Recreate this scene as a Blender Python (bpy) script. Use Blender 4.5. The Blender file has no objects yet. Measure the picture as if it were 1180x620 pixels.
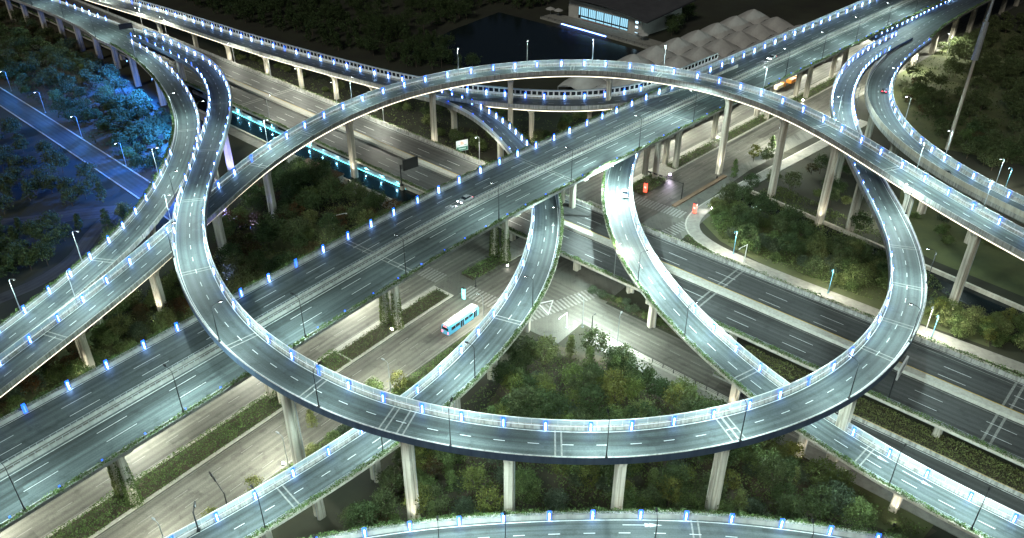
import bpy, bmesh, math, random
import numpy as np
from mathutils import Vector, Matrix

sc = bpy.context.scene
col = sc.collection
R = math.radians
rnd = random.Random(7)

# ------------------------------------------------------------------ camera
cam_d = bpy.data.cameras.new('camera')
cam = bpy.data.objects.new('camera', cam_d)
col.objects.link(cam)
cam.location = (0, 0, 128)
cam.rotation_euler = (R(90 - 32.7), 0, 0)
cam_d.sensor_width = 36
cam_d.lens = 36 * 950 / 1180
cam_d.clip_end = 4000
sc.camera = cam

# ------------------------------------------------------------------ night sky and moon
world = bpy.data.worlds.new('World')
sc.world = world
world.use_nodes = True
wn = world.node_tree
sky = wn.nodes.new('ShaderNodeTexSky')
sky.sky_type = 'NISHITA'
sky.sun_disc = False
sky.sun_elevation = R(40)
sky.sun_rotation = R(205)
bg = wn.nodes['Background']
bg.inputs[1].default_value = 0.0035
wn.links.new(sky.outputs[0], bg.inputs[0])
sun_d = bpy.data.lights.new('moon', 'SUN')
sun_d.energy = 0.52
sun_d.angle = R(12)
sun_d.color = (1.0, 0.98, 0.86)
sun = bpy.data.objects.new('moon', sun_d)
sun.rotation_euler = (R(50), 0, R(-25))
col.objects.link(sun)

vs = sc.view_settings
vs.view_transform = 'Standard'
vs.look = 'None'
vs.exposure = 1.25
vs.gamma = 1.0
sc.cycles.use_denoising = True
sc.cycles.max_bounces = 5
sc.cycles.diffuse_bounces = 2
sc.cycles.glossy_bounces = 2
sc.cycles.transmission_bounces = 3
sc.cycles.transparent_max_bounces = 8
sc.cycles.sample_clamp_indirect = 4.0
sc.cycles.use_light_tree = True

LAMP_W = 7600.0      # street lamp heads
LED_E = 0.5          # parapet strips

# ------------------------------------------------------------------ materials
MATS = {}
def nmat(name):
    m = bpy.data.materials.new(name)
    m.use_nodes = True
    nt = m.node_tree
    b = nt.nodes['Principled BSDF']
    MATS[name] = m
    return m, nt, b
def N(nt, typ, **kw):
    n = nt.nodes.new(typ)
    for k, v in kw.items():
        if k.startswith('i_'):
            key = k[2:]
            key = int(key) if key.isdigit() else key
            n.inputs[key].default_value = v
        else:
            setattr(n, k, v)
    return n
def ramp(nt, fac, stops):
    r = nt.nodes.new('ShaderNodeValToRGB')
    els = r.color_ramp.elements
    while len(els) < len(stops): els.new(0.5)
    for e, (p, c) in zip(els, stops):
        e.position = p
        e.color = (c[0], c[1], c[2], 1)
    nt.links.new(fac, r.inputs[0])
    return r.outputs[0]
def mixc(nt, a, b, fac, mode='MIX'):
    m = nt.nodes.new('ShaderNodeMixRGB')
    m.blend_type = mode
    for s, v in ((m.inputs[0], fac), (m.inputs[1], a), (m.inputs[2], b)):
        if hasattr(v, 'links'): nt.links.new(v, s)
        elif isinstance(v, (int, float)): s.default_value = v
        else: s.default_value = (v[0], v[1], v[2], 1)
    return m.outputs[0]

def asphalt(name, c, var=0.42, rough=0.62, tracks=1.0):
    m, nt, b = nmat(name)
    uv = N(nt, 'ShaderNodeUVMap')
    mp = N(nt, 'ShaderNodeMapping'); mp.inputs['Scale'].default_value = (1.6, 0.018, 1)
    nt.links.new(uv.outputs[0], mp.inputs[0])
    n1 = N(nt, 'ShaderNodeTexNoise', i_Scale=1.0, i_Detail=3.0)
    nt.links.new(mp.outputs[0], n1.inputs['Vector'])
    streak = ramp(nt, n1.outputs[0], [(0.25, [1 - var] * 3), (0.75, [1 + var] * 3)])
    tc = N(nt, 'ShaderNodeTexCoord')
    n2 = N(nt, 'ShaderNodeTexNoise', i_Scale=0.06, i_Detail=4.0, i_Roughness=0.6)
    nt.links.new(tc.outputs['Object'], n2.inputs['Vector'])
    patch = ramp(nt, n2.outputs[0], [(0.3, [0.78] * 3), (0.7, [1.22] * 3)])
    n3 = N(nt, 'ShaderNodeTexNoise', i_Scale=4.0, i_Detail=2.0)
    nt.links.new(tc.outputs['Object'], n3.inputs['Vector'])
    grain = ramp(nt, n3.outputs[0], [(0.3, [0.85] * 3), (0.7, [1.15] * 3)])
    # repair patches, rectangular in road space
    mp2 = N(nt, 'ShaderNodeMapping'); mp2.inputs['Scale'].default_value = (0.29, 0.03, 1)
    nt.links.new(uv.outputs[0], mp2.inputs[0])
    vo = N(nt, 'ShaderNodeTexVoronoi', distance='CHEBYCHEV', i_Scale=1.0)
    nt.links.new(mp2.outputs[0], vo.inputs['Vector'])
    pc = ramp(nt, vo.outputs['Color'], [(0.20, [0.66] * 3), (0.22, [1] * 3), (0.74, [1] * 3), (0.76, [1.3] * 3)])
    sx = N(nt, 'ShaderNodeSeparateXYZ'); nt.links.new(uv.outputs[0], sx.inputs[0])
    wv = N(nt, 'ShaderNodeMath', operation='MULTIPLY', i_1=3.6); nt.links.new(sx.outputs[0], wv.inputs[0])
    sn = N(nt, 'ShaderNodeMath', operation='SINE'); nt.links.new(wv.outputs[0], sn.inputs[0])
    mr = N(nt, 'ShaderNodeMapRange', i_1=-1.0, i_2=1.0, i_3=1 - 0.16 * tracks, i_4=1 + 0.12 * tracks); nt.links.new(sn.outputs[0], mr.inputs[0])
    n5 = N(nt, 'ShaderNodeTexNoise', i_Scale=0.35, i_Detail=6.0, i_Roughness=0.7); nt.links.new(tc.outputs['Object'], n5.inputs['Vector'])
    stain = ramp(nt, n5.outputs[0], [(0.36, [0.62] * 3), (0.47, [1.0] * 3), (0.72, [1.0] * 3), (0.8, [1.25] * 3)])
    o = mixc(nt, c, streak, 1.0, 'MULTIPLY')
    o = mixc(nt, o, mr.outputs[0], 1.0, 'MULTIPLY')
    o = mixc(nt, o, stain, 0.75, 'MULTIPLY')
    o = mixc(nt, o, patch, 1.0, 'MULTIPLY')
    o = mixc(nt, o, grain, 1.0, 'MULTIPLY')
    o = mixc(nt, o, pc, 0.8, 'MULTIPLY')
    nt.links.new(o, b.inputs['Base Color'])
    b.inputs['Roughness'].default_value = rough
    b.inputs['Specular IOR Level'].default_value = 0.35
    return m
def rough_mat(name, c, c2=None, scale=0.5, rough=0.8, streak=False, metallic=0.0, bump=0.0):
    m, nt, b = nmat(name)
    c2 = c2 or [x * 0.7 for x in c]
    tc = N(nt, 'ShaderNodeTexCoord')
    mp = N(nt, 'ShaderNodeMapping')
    mp.inputs['Scale'].default_value = (1, 1, 0.12) if streak else (1, 1, 1)
    nt.links.new(tc.outputs['Object'], mp.inputs[0])
    n1 = N(nt, 'ShaderNodeTexNoise', i_Scale=scale, i_Detail=5.0, i_Roughness=0.65)
    nt.links.new(mp.outputs[0], n1.inputs['Vector'])
    o = ramp(nt, n1.outputs[0], [(0.32, c2), (0.62, c)])
    nt.links.new(o, b.inputs['Base Color'])
    b.inputs['Roughness'].default_value = rough
    b.inputs['Metallic'].default_value = metallic
    if bump:
        bp = N(nt, 'ShaderNodeBump', i_Strength=bump)
        n2 = N(nt, 'ShaderNodeTexNoise', i_Scale=scale * 8, i_Detail=3.0)
        nt.links.new(tc.outputs['Object'], n2.inputs['Vector'])
        nt.links.new(n2.outputs[0], bp.inputs['Height'])
        nt.links.new(bp.outputs[0], b.inputs['Normal'])
    return m
def emit(name, c, s):
    m, nt, b = nmat(name)
    b.inputs['Base Color'].default_value = (0.05, 0.05, 0.05, 1)
    b.inputs['Emission Color'].default_value = (*c, 1)
    b.inputs['Emission Strength'].default_value = s
    return m
def foliage(name, c1, c2, c3):
    m, nt, b = nmat(name)
    oi = N(nt, 'ShaderNodeObjectInfo')
    ge = N(nt, 'ShaderNodeNewGeometry')
    n1 = N(nt, 'ShaderNodeTexNoise', i_Scale=0.7, i_Detail=2.0)
    nt.links.new(ge.outputs['Position'], n1.inputs['Vector'])
    a = ramp(nt, oi.outputs['Random'], [(0.0, c1), (0.55, c2), (1.0, c3)])
    l = ramp(nt, n1.outputs[0], [(0.3, [0.6] * 3), (0.7, [1.35] * 3)])
    o = mixc(nt, a, l, 1.0, 'MULTIPLY')
    r2 = ramp(nt, ge.outputs['Random Per Island'], [(0, [0.65] * 3), (1, [1.35] * 3)])
    o = mixc(nt, o, r2, 1.0, 'MULTIPLY')
    nt.links.new(o, b.inputs['Base Color'])
    b.inputs['Roughness'].default_value = 0.7
    b.inputs['Specular IOR Level'].default_value = 0.2
    tr = N(nt, 'ShaderNodeBsdfTranslucent')
    nt.links.new(o, tr.inputs[0])
    mx = N(nt, 'ShaderNodeMixShader', i_0=0.25)
    nt.links.new(b.outputs[0], mx.inputs[1]); nt.links.new(tr.outputs[0], mx.inputs[2])
    nt.links.new(mx.outputs[0], nt.nodes['Material Output'].inputs[0])
    return m

asphalt('deck_asphalt', (0.062, 0.076, 0.076))
asphalt('low_asphalt', (0.05, 0.051, 0.05), 0.3)
asphalt('street_asphalt', (0.105, 0.104, 0.09), 0.2, 0.7)
asphalt('junction_asphalt', (0.105, 0.104, 0.09), 0.12, 0.7, 0.0)
rough_mat('concrete', (0.46, 0.43, 0.36), (0.30, 0.28, 0.23), 0.8, 0.85, True, bump=0.05)
def grime(name):
    m = MATS[name]; nt = m.node_tree; b = nt.nodes['Principled BSDF']
    src = b.inputs['Base Color'].links[0].from_socket
    tc = N(nt, 'ShaderNodeTexCoord'); mp = N(nt, 'ShaderNodeMapping'); mp.inputs['Scale'].default_value = (2.2, 2.2, 0.07)
    nt.links.new(tc.outputs['Object'], mp.inputs[0])
    n1 = N(nt, 'ShaderNodeTexNoise', i_Scale=1.0, i_Detail=4.0); nt.links.new(mp.outputs[0], n1.inputs['Vector'])
    st = ramp(nt, n1.outputs[0], [(0.35, [0.42] * 3), (0.55, [1.0] * 3)])
    sx = N(nt, 'ShaderNodeSeparateXYZ'); nt.links.new(tc.outputs['Object'], sx.inputs[0])
    fr = N(nt, 'ShaderNodeMath', operation='FRACT'); dv = N(nt, 'ShaderNodeMath', operation='MULTIPLY', i_1=0.4)
    nt.links.new(sx.outputs[2], dv.inputs[0]); nt.links.new(dv.outputs[0], fr.inputs[0])
    seam = ramp(nt, fr.outputs[0], [(0.0, [0.72] * 3), (0.035, [1.0] * 3)])
    o = mixc(nt, src, st, 0.8, 'MULTIPLY'); o = mixc(nt, o, seam, 1.0, 'MULTIPLY')
    nt.links.new(o, b.inputs['Base Color'])
rough_mat('pier_concrete', (0.50, 0.46, 0.38), (0.36, 0.33, 0.27), 0.8, 0.85, True, bump=0.05); grime('pier_concrete')
rough_mat('parapet_concrete', (0.36, 0.36, 0.34), (0.24, 0.24, 0.22), 0.8, 0.85, True, bump=0.05); grime('parapet_concrete')
rough_mat('girder', (0.30, 0.30, 0.28), (0.19, 0.19, 0.18), 0.6, 0.85, True)
rough_mat('girder_blue', (0.07, 0.11, 0.17), (0.04, 0.07, 0.12), 0.6, 0.7, True)
rough_mat('paving', (0.25, 0.245, 0.22), (0.18, 0.175, 0.155), 0.7, 0.85)
rough_mat('kerb_stone', (0.42, 0.41, 0.36), (0.3, 0.29, 0.26), 1.5, 0.85)
rough_mat('white_paint', (0.60, 0.61, 0.60), (0.36, 0.37, 0.36), 1.2, 0.6)
rough_mat('worn_paint', (0.25, 0.25, 0.235), (0.13, 0.13, 0.12), 1.6, 0.7)
rough_mat('yellow_paint', (0.55, 0.36, 0.05), (0.35, 0.22, 0.03), 1.2, 0.6)
rough_mat('soil', (0.055, 0.042, 0.025), (0.03, 0.03, 0.016), 0.25, 0.95, bump=0.3)
rough_mat('grass', (0.075, 0.085, 0.03), (0.045, 0.055, 0.022), 0.12, 0.95, bump=0.3)
rough_mat('ground_mat', (0.024, 0.027, 0.013), (0.014, 0.013, 0.008), 0.06, 0.95, bump=0.3)
rough_mat('bark', (0.09, 0.065, 0.045), (0.05, 0.037, 0.027), 3.0, 0.9)
rough_mat('dark_metal', (0.03, 0.032, 0.034), (0.02, 0.02, 0.022), 2.0, 0.45, metallic=0.4)
rough_mat('grey_metal', (0.34, 0.36, 0.37), (0.25, 0.27, 0.28), 2.0, 0.45, metallic=0.3)
rough_mat('white_metal', (0.72, 0.74, 0.74), (0.6, 0.62, 0.62), 1.0, 0.45)
rough_mat('teal_metal', (0.10, 0.30, 0.42), (0.08, 0.22, 0.32), 1.0, 0.5)
rough_mat('membrane', (0.42, 0.41, 0.39), (0.30, 0.29, 0.275), 0.08, 0.75)
rough_mat('plaster', (0.42, 0.41, 0.38), (0.32, 0.31, 0.29), 0.2, 0.85)
rough_mat('roof_dark', (0.05, 0.05, 0.055), (0.035, 0.035, 0.04), 0.2, 0.8)
rough_mat('brown_wall', (0.16, 0.10, 0.06), (0.10, 0.065, 0.04), 0.6, 0.85)
foliage('leaf_dark', (0.042, 0.068, 0.026), (0.058, 0.085, 0.032), (0.080, 0.098, 0.042))
foliage('leaf_mid', (0.08, 0.122, 0.04), (0.105, 0.14, 0.048), (0.13, 0.145, 0.054))
foliage('leaf_yellow', (0.11, 0.14, 0.035), (0.13, 0.135, 0.035), (0.09, 0.125, 0.035))
foliage('leaf_grey', (0.06, 0.085, 0.05), (0.075, 0.10, 0.065), (0.05, 0.065, 0.035))
foliage('leaf_brown', (0.07, 0.045, 0.02), (0.05, 0.045, 0.018), (0.09, 0.05, 0.02))
foliage('leaf_hedge', (0.09, 0.145, 0.048), (0.085, 0.135, 0.044), (0.10, 0.15, 0.05))
emit('led_white', (0.80, 0.95, 1.0), LED_E)
emit('led_bright', (0.82, 0.93, 1.0), 1.6)
emit('led_warm', (1.0, 0.90, 0.66), 1.6)
emit('lamp_white', (0.85, 0.95, 1.0), 25.0)
emit('lamp_off', (0.7, 0.9, 1.0), 0.3)
emit('tube_core', (0.25, 0.5, 1.0), 22.0)
emit('tube_core_dim', (0.25, 0.5, 1.0), 9.0)
emit('tube_core_bright', (0.3, 0.55, 1.0), 34.0)
emit('blue_glow', (0.0, 0.08, 1.0), 2.0)
emit('red_light', (1.0, 0.06, 0.03), 4.0)
emit('tail_red', (1.0, 0.05, 0.08), 6.0)
emit('head_white', (0.9, 0.95, 1.0), 30.0)
emit('sign_green', (0.05, 0.45, 0.28), 0.25)
emit('sign_white', (0.85, 0.95, 0.9), 0.5)
emit('sign_orange', (1.0, 0.35, 0.08), 0.5)
emit('sign_cyan', (0.2, 0.9, 0.85), 1.6)
emit('red_pillar', (1.0, 0.08, 0.04), 1.6)
emit('hall_window', (0.30, 0.62, 0.80), 0.6)
emit('room_window', (0.5, 0.8, 1.0), 1.3)
emit('flood', (1.0, 1.0, 0.88), 40.0)
emit('flood_blue', (0.12, 0.25, 1.0), 12.0)
emit('flood_violet', (0.75, 0.55, 1.0), 30.0)
emit('canal_led', (0.10, 0.8, 1.0), 4.0)
def plain(name, c, rough=0.4, metallic=0.0, coat=0.0):
    m, nt, b = nmat(name)
    tc = N(nt, 'ShaderNodeTexCoord')
    n1 = N(nt, 'ShaderNodeTexNoise', i_Scale=2.0, i_Detail=2.0)
    nt.links.new(tc.outputs['Object'], n1.inputs['Vector'])
    o = ramp(nt, n1.outputs[0], [(0.3, [x * 0.88 for x in c]), (0.7, c)])
    nt.links.new(o, b.inputs['Base Color'])
    b.inputs['Roughness'].default_value = rough
    b.inputs['Metallic'].default_value = metallic
    b.inputs['Coat Weight'].default_value = coat
    return m
plain('glass_dark', (0.02, 0.025, 0.03), 0.08)
plain('rubber', (0.02, 0.02, 0.02), 0.8)
plain('bus_blue', (0.07, 0.34, 0.54), 0.35, 0, 0.4)
plain('bus_white', (0.55, 0.58, 0.60), 0.4, 0, 0.3)
plain('orange_paint', (0.75, 0.25, 0.03), 0.45, 0, 0.3)
plain('cream_paint', (0.7, 0.6, 0.4), 0.5)
for n_, c_ in (('car_white', (0.7, 0.7, 0.7)), ('car_black', (0.02, 0.02, 0.022)), ('car_silver', (0.4, 0.42, 0.44)), ('car_red', (0.35, 0.03, 0.03)), ('car_blue', (0.03, 0.07, 0.2))):
    plain(n_, c_, 0.3, 0.2, 0.6)
def water_mat():
    m, nt, b = nmat('water_mat')
    b.inputs['Base Color'].default_value = (0.006, 0.01, 0.012, 1)
    b.inputs['Roughness'].default_value = 0.2
    b.inputs['Specular IOR Level'].default_value = 0.25
    n1 = N(nt, 'ShaderNodeTexNoise', i_Scale=0.6, i_Detail=4.0)
    tc = N(nt, 'ShaderNodeTexCoord'); nt.links.new(tc.outputs['Object'], n1.inputs['Vector'])
    bp = N(nt, 'ShaderNodeBump', i_Strength=0.25)
    nt.links.new(n1.outputs[0], bp.inputs['Height']); nt.links.new(bp.outputs[0], b.inputs['Normal'])
water_mat()
def screen_mat():
    m, nt, b = nmat('acrylic')
    b.inputs['Base Color'].default_value = (0.54, 0.62, 0.64, 1)
    b.inputs['Roughness'].default_value = 0.35
    tr = N(nt, 'ShaderNodeBsdfTranslucent'); tr.inputs[0].default_value = (0.56, 0.67, 0.71, 1)
    tp = N(nt, 'ShaderNodeBsdfTransparent')
    m1 = N(nt, 'ShaderNodeMixShader', i_0=0.45); m2 = N(nt, 'ShaderNodeMixShader', i_0=0.14)
    nt.links.new(b.outputs[0], m1.inputs[1]); nt.links.new(tr.outputs[0], m1.inputs[2])
    nt.links.new(m1.outputs[0], m2.inputs[1]); nt.links.new(tp.outputs[0], m2.inputs[2])
    nt.links.new(m2.outputs[0], nt.nodes['Material Output'].inputs[0])
screen_mat()

# ------------------------------------------------------------------ object helpers
def tag(o, label=None, cat=None, group=None, kind=None):
    if label: o['label'] = label
    if cat: o['category'] = cat
    if group: o['group'] = group
    if kind: o['kind'] = kind
    return o
def empty(name, loc=(0, 0, 0), rz=0.0):
    o = bpy.data.objects.new(name, None)
    o.empty_display_size = 0.5
    o.location = loc
    o.rotation_euler = (0, 0, rz)
    col.objects.link(o)
    return o
def link_mesh(name, me, parent=None, loc=None, rot=None):
    o = bpy.data.objects.new(name, me)
    col.objects.link(o)
    if parent: o.parent = parent
    if loc is not None: o.location = loc
    if rot is not None: o.rotation_euler = rot
    return o
def copy_tree(o, parent=None):
    c = o.copy()
    col.objects.link(c)
    c.parent = parent
    for ch in o.children: copy_tree(ch, c)
    return c
def WL(o):                      # world location of an unrotated chain of parents
    v = Vector((0, 0, 0))
    while o is not None:
        v = v + o.location
        o = o.parent
    return v

class MB:
    """collects polygons; build() links them as one mesh object"""
    def __init__(self):
        self.v = []; self.f = []; self.m = []; self.uv = []; self.mi = 0; self.has_uv = False
    def poly(self, pts, uv=None):
        i = len(self.v)
        self.v += [tuple(p) for p in pts]
        self.f.append(tuple(range(i, i + len(pts))))
        self.m.append(self.mi)
        if uv: self.has_uv = True
        self.uv.append(uv or [(0, 0)] * len(pts))
    def box(self, c, s, rz=0.0, taper=1.0):
        cx, cy, cz = c; hx, hy, hz = s[0] / 2, s[1] / 2, s[2] / 2
        co, si = math.cos(rz), math.sin(rz)
        def p(x, y, z):
            k = taper if z > 0 else 1.0
            x *= k; y *= k
            return (cx + x * co - y * si, cy + x * si + y * co, cz + z)
        P = [p(x, y, z) for z in (-hz, hz) for x, y in ((-hx, -hy), (hx, -hy), (hx, hy), (-hx, hy))]
        for q in ((3, 2, 1, 0), (4, 5, 6, 7), (0, 1, 5, 4), (1, 2, 6, 5), (2, 3, 7, 6), (3, 0, 4, 7)):
            self.poly([P[i] for i in q])
    def loft(self, rings, cap=True):
        i = len(self.v); n = len(rings[0])
        for r in rings: self.v += [tuple(p) for p in r]
        for k in range(len(rings) - 1):
            for j in range(n):
                a = i + k * n + j; b = i + k * n + (j + 1) % n
                self.f.append((a, b, b + n, a + n)); self.m.append(self.mi); self.uv.append([(0, 0)] * 4)
        if cap:
            self.f.append(tuple(i + j for j in reversed(range(n)))); self.m.append(self.mi); self.uv.append([(0, 0)] * n)
            k = i + (len(rings) - 1) * n
            self.f.append(tuple(k + j for j in range(n))); self.m.append(self.mi); self.uv.append([(0, 0)] * n)
    def tube(self, pts, rad, n=6, cap=True):
        rings = []
        pts = [Vector(p) for p in pts]
        if not isinstance(rad, (list, tuple)): rad = [rad] * len(pts)
        for k, p in enumerate(pts):
            t = (pts[min(k + 1, len(pts) - 1)] - pts[max(k - 1, 0)]).normalized()
            a = Vector((0, 0, 1)) if abs(t.z) < 0.9 else Vector((1, 0, 0))
            x = t.cross(a).normalized(); y = t.cross(x).normalized()
            rings.append([p + (x * math.cos(2 * math.pi * j / n) + y * math.sin(2 * math.pi * j / n)) * rad[k] for j in range(n)])
        self.loft(rings, cap)
    def mesh(self, name, mats, shift=(0, 0, 0), smooth=False):
        me = bpy.data.meshes.new(name)
        sx, sy, sz = shift
        me.from_pydata([(x - sx, y - sy, z - sz) for x, y, z in self.v], [], self.f)
        if isinstance(mats, str): mats = [mats]
        for m in mats: me.materials.append(MATS[m])
        me.polygons.foreach_set('material_index', self.m)
        if self.has_uv:
            l = me.uv_layers.new(name='UVMap')
            flat = [c for u in self.uv for q in u for c in q]
            l.data.foreach_set('uv', flat)
        if smooth: me.polygons.foreach_set('use_smooth', [True] * len(self.f))
        me.update()
        return me
    def build(self, name, mats, parent=None, smooth=False):
        s = WL(parent) if parent else Vector((0, 0, 0))
        return link_mesh(name, self.mesh(name, mats, s, smooth), parent)

def leaf_mesh(name, pts, size, mat, seed=0, up=0.0, shift=(0, 0, 0)):
    """one small quad at each point, random orientation"""
    rs = np.random.RandomState(seed)
    P = np.asarray(pts, dtype=np.float64) - np.asarray(shift)
    n = len(P)
    a = rs.normal(size=(n, 3)); a[:, 2] += up; a /= np.linalg.norm(a, axis=1)[:, None]
    b = rs.normal(size=(n, 3)); b -= (b * a).sum(1)[:, None] * a; b /= np.linalg.norm(b, axis=1)[:, None]
    c = np.cross(a, b)
    s = (size * rs.uniform(0.6, 1.35, n))[:, None]
    V = np.stack([P - b * s * 0.55, P - c * s * 0.3, P + b * s * 0.6, P + c * s * 0.34], 1).reshape(-1, 3)
    me = bpy.data.meshes.new(name)
    me.vertices.add(4 * n); me.vertices.foreach_set('co', V.ravel())
    me.loops.add(4 * n); me.loops.foreach_set('vertex_index', np.arange(4 * n, dtype=np.int32))
    me.polygons.add(n)
    me.polygons.foreach_set('loop_start', np.arange(0, 4 * n, 4, dtype=np.int32))
    me.polygons.foreach_set('loop_total', np.full(n, 4, dtype=np.int32))
    me.update(calc_edges=True)
    me.materials.append(MATS[mat])
    return me

CT, ST = math.cos(R(32.7)), math.sin(R(32.7))
def in_view(p, m=0.12):          # is the point inside (or close to) the picture: only used to skip what the photo shows nothing of
    X, Y, Z = p[0], p[1], p[2] - 128
    zc = Y * CT - Z * ST; yc = Y * ST + Z * CT
    if zc < 5: return False
    return abs(X / zc) < (0.6211 + m) and abs(yc / zc) < (0.3263 + m)

ORD = ['first', 'second', 'third', 'fourth', 'fifth', 'sixth', 'seventh', 'eighth', 'ninth', 'tenth', 'eleventh', 'twelfth', 'thirteenth', 'fourteenth', 'fifteenth', 'sixteenth', 'seventeenth', 'eighteenth', 'nineteenth', 'twentieth', 'twenty-first', 'twenty-second', 'twenty-third', 'twenty-fourth', 'twenty-fifth']
def ordn(i): return ORD[i] if i < len(ORD) else str(i + 1) + 'th'

# ------------------------------------------------------------------ road paths
class Road:
    def __init__(self, ctrl, step=2.5, ext0=0, ext1=0):
        P = [Vector(p) for p in ctrl]
        if ext0: P.insert(0, P[0] + (P[0] - P[1]).normalized() * ext0)
        if ext1: P.append(P[-1] + (P[-1] - P[-2]).normalized() * ext1)
        out = []
        Q = [P[0] * 2 - P[1]] + P + [P[-1] * 2 - P[-2]]
        for i in range(1, len(Q) - 2):
            p0, p1, p2, p3 = Q[i - 1:i + 3]
            d = (p2 - p1).length; n = max(1, int(round(d / step)))
            # centripetal-like: scale tangents for uneven spacing
            t1 = (p2 - p0) * (d / max((p2 - p0).length, 1e-6)); t2 = (p3 - p1) * (d / max((p3 - p1).length, 1e-6))
            for k in range(n):
                t = k / n; t_2 = t * t; t_3 = t_2 * t
                out.append(p1 * (2 * t_3 - 3 * t_2 + 1) + t1 * (t_3 - 2 * t_2 + t) + p2 * (-2 * t_3 + 3 * t_2) + t2 * (t_3 - t_2))
        out.append(P[-1])
        self.p = out
        self.s = [0.0]
        for a, b in zip(out, out[1:]): self.s.append(self.s[-1] + (b - a).length)
        self.L = self.s[-1]
        self.t = []; self.l = []
        for i in range(len(out)):
            t = (out[min(i + 1, len(out) - 1)] - out[max(i - 1, 0)]).normalized()
            self.t.append(t)
            self.l.append(Vector((-t.y, t.x, 0)).normalized())
    def at(self, s):
        s = min(max(s, 0), self.L)
        lo, hi = 0, len(self.s) - 1
        while hi - lo > 1:
            m = (lo + hi) // 2
            if self.s[m] <= s: lo = m
            else: hi = m
        d = self.s[hi] - self.s[lo]
        k = (s - self.s[lo]) / d if d else 0
        return self.p[lo].lerp(self.p[hi], k), self.t[lo].lerp(self.t[hi], k).normalized(), self.l[lo].lerp(self.l[hi], k).normalized()
    def off(self, s, o, z=0.0):
        p, t, l = self.at(s)
        return p + l * o + Vector((0, 0, z))
    def near(self, x, y):
        i = min(range(len(self.p)), key=lambda k: (self.p[k].x - x) ** 2 + (self.p[k].y - y) ** 2)
        p, t = self.p[i], self.t[i]
        return self.s[i] + (x - p.x) * t.x + (y - p.y) * t.y
    def dist(self, x, y):
        i = min(range(0, len(self.p), 2), key=lambda k: (self.p[k].x - x) ** 2 + (self.p[k].y - y) ** 2)
        return math.hypot(self.p[i].x - x, self.p[i].y - y), self.p[i].z
    def stations(self, s0=0, s1=None, step=None):
        s1 = self.L if s1 is None else s1
        r = [s for s in self.s if s0 < s < s1]
        if step:
            n = max(1, int((s1 - s0) / step)); return [s0 + (s1 - s0) * i / n for i in range(n + 1)]
        return [s0] + r + [s1]

def sweep(mb, road, prof, s0=0, s1=None, closed=True, caps=True, wf=None, step=None):
    """prof: (offset, height) points; with wf an offset is (k, add): k times the half width plus add"""
    st = road.stations(s0, s1, step)
    rings = []
    for s in st:
        p, t, l = road.at(s)
        ring = []
        for o, z in prof:
            if isinstance(o, tuple): o = o[0] * wf(s) + o[1]
            ring.append((p.x + l.x * o, p.y + l.y * o, p.z + z, o))
        rings.append(ring)
    n = len(prof)
    for k in range(len(st) - 1):
        for j in range(n if closed else n - 1):
            a, b = rings[k][j], rings[k][(j + 1) % n]
            c, d = rings[k + 1][(j + 1) % n], rings[k + 1][j]
            mb.poly([a[:3], d[:3], c[:3], b[:3]], [(a[3], st[k]), (d[3], st[k + 1]), (c[3], st[k + 1]), (b[3], st[k])])
    if closed and caps:
        mb.poly([r[:3] for r in rings[0]]); mb.poly([r[:3] for r in reversed(rings[-1])])

_flat = {}
def flat_mesh(key, L, W, mat):
    if key not in _flat:
        mb = MB(); mb.poly([(-L / 2, -W / 2, 0), (L / 2, -W / 2, 0), (L / 2, W / 2, 0), (-L / 2, W / 2, 0)])
        _flat[key] = mb.mesh(key, mat)
    return _flat[key]
def place_on(road, s, o, me, name, parent, z=0.016, turn=0.0):
    p, t, l = road.at(s)
    up = t.cross(l) * 1.0
    q = p + l * o + Vector((0, 0, z))
    ob = link_mesh(name, me, parent)
    y = l
    M = Matrix(((t.x, y.x, up.x), (t.y, y.y, up.y), (t.z, y.z, up.z)))
    e = M.to_euler()
    if turn: e = (M @ Matrix.Rotation(turn, 3, 'Z')).to_euler()
    ob.rotation_euler = e
    ob.location = q - WL(parent)
    return ob

# ------------------------------------------------------------------ road centrelines (metres, x right, y away, z up; ground is z = 0)
UA = Vector((math.cos(R(52.1)), math.sin(R(52.1)), 0)); NA = Vector((-UA.y, UA.x, 0))
UB = Vector((math.cos(R(-42.2)), math.sin(R(-42.2)), 0)); NB = Vector((-UB.y, UB.x, 0))
def PA(s, n, z=0.0): return UA * s + NA * n + Vector((0, 0, z))
def PB(s, n, z=0.0): return UB * s + NB * n + Vector((0, 0, z))
A_N = [(-60, 132.6), (0, 132.6), (60, 132.6), (110, 132.6), (135, 132.3), (155, 131.3), (180, 129.1), (208, 126.1), (248, 121.6), (287, 117.1), (363, 108.2), (470, 95.6), (620, 78)]
roadA = Road([PA(s, n, 20.5) for s, n in A_N], 5)
streetA = Road([PA(s, n, 0.02) for s, n in A_N], 5)
roadB = Road([PB(-680, 169.3, 6), PB(-300, 169.3, 6), PB(-100, 169.3, 6), PB(70, 169.3, 6)], 8)
A0 = -60.0                                    # station of roadA's start in its own frame
B0 = -680.0
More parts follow.
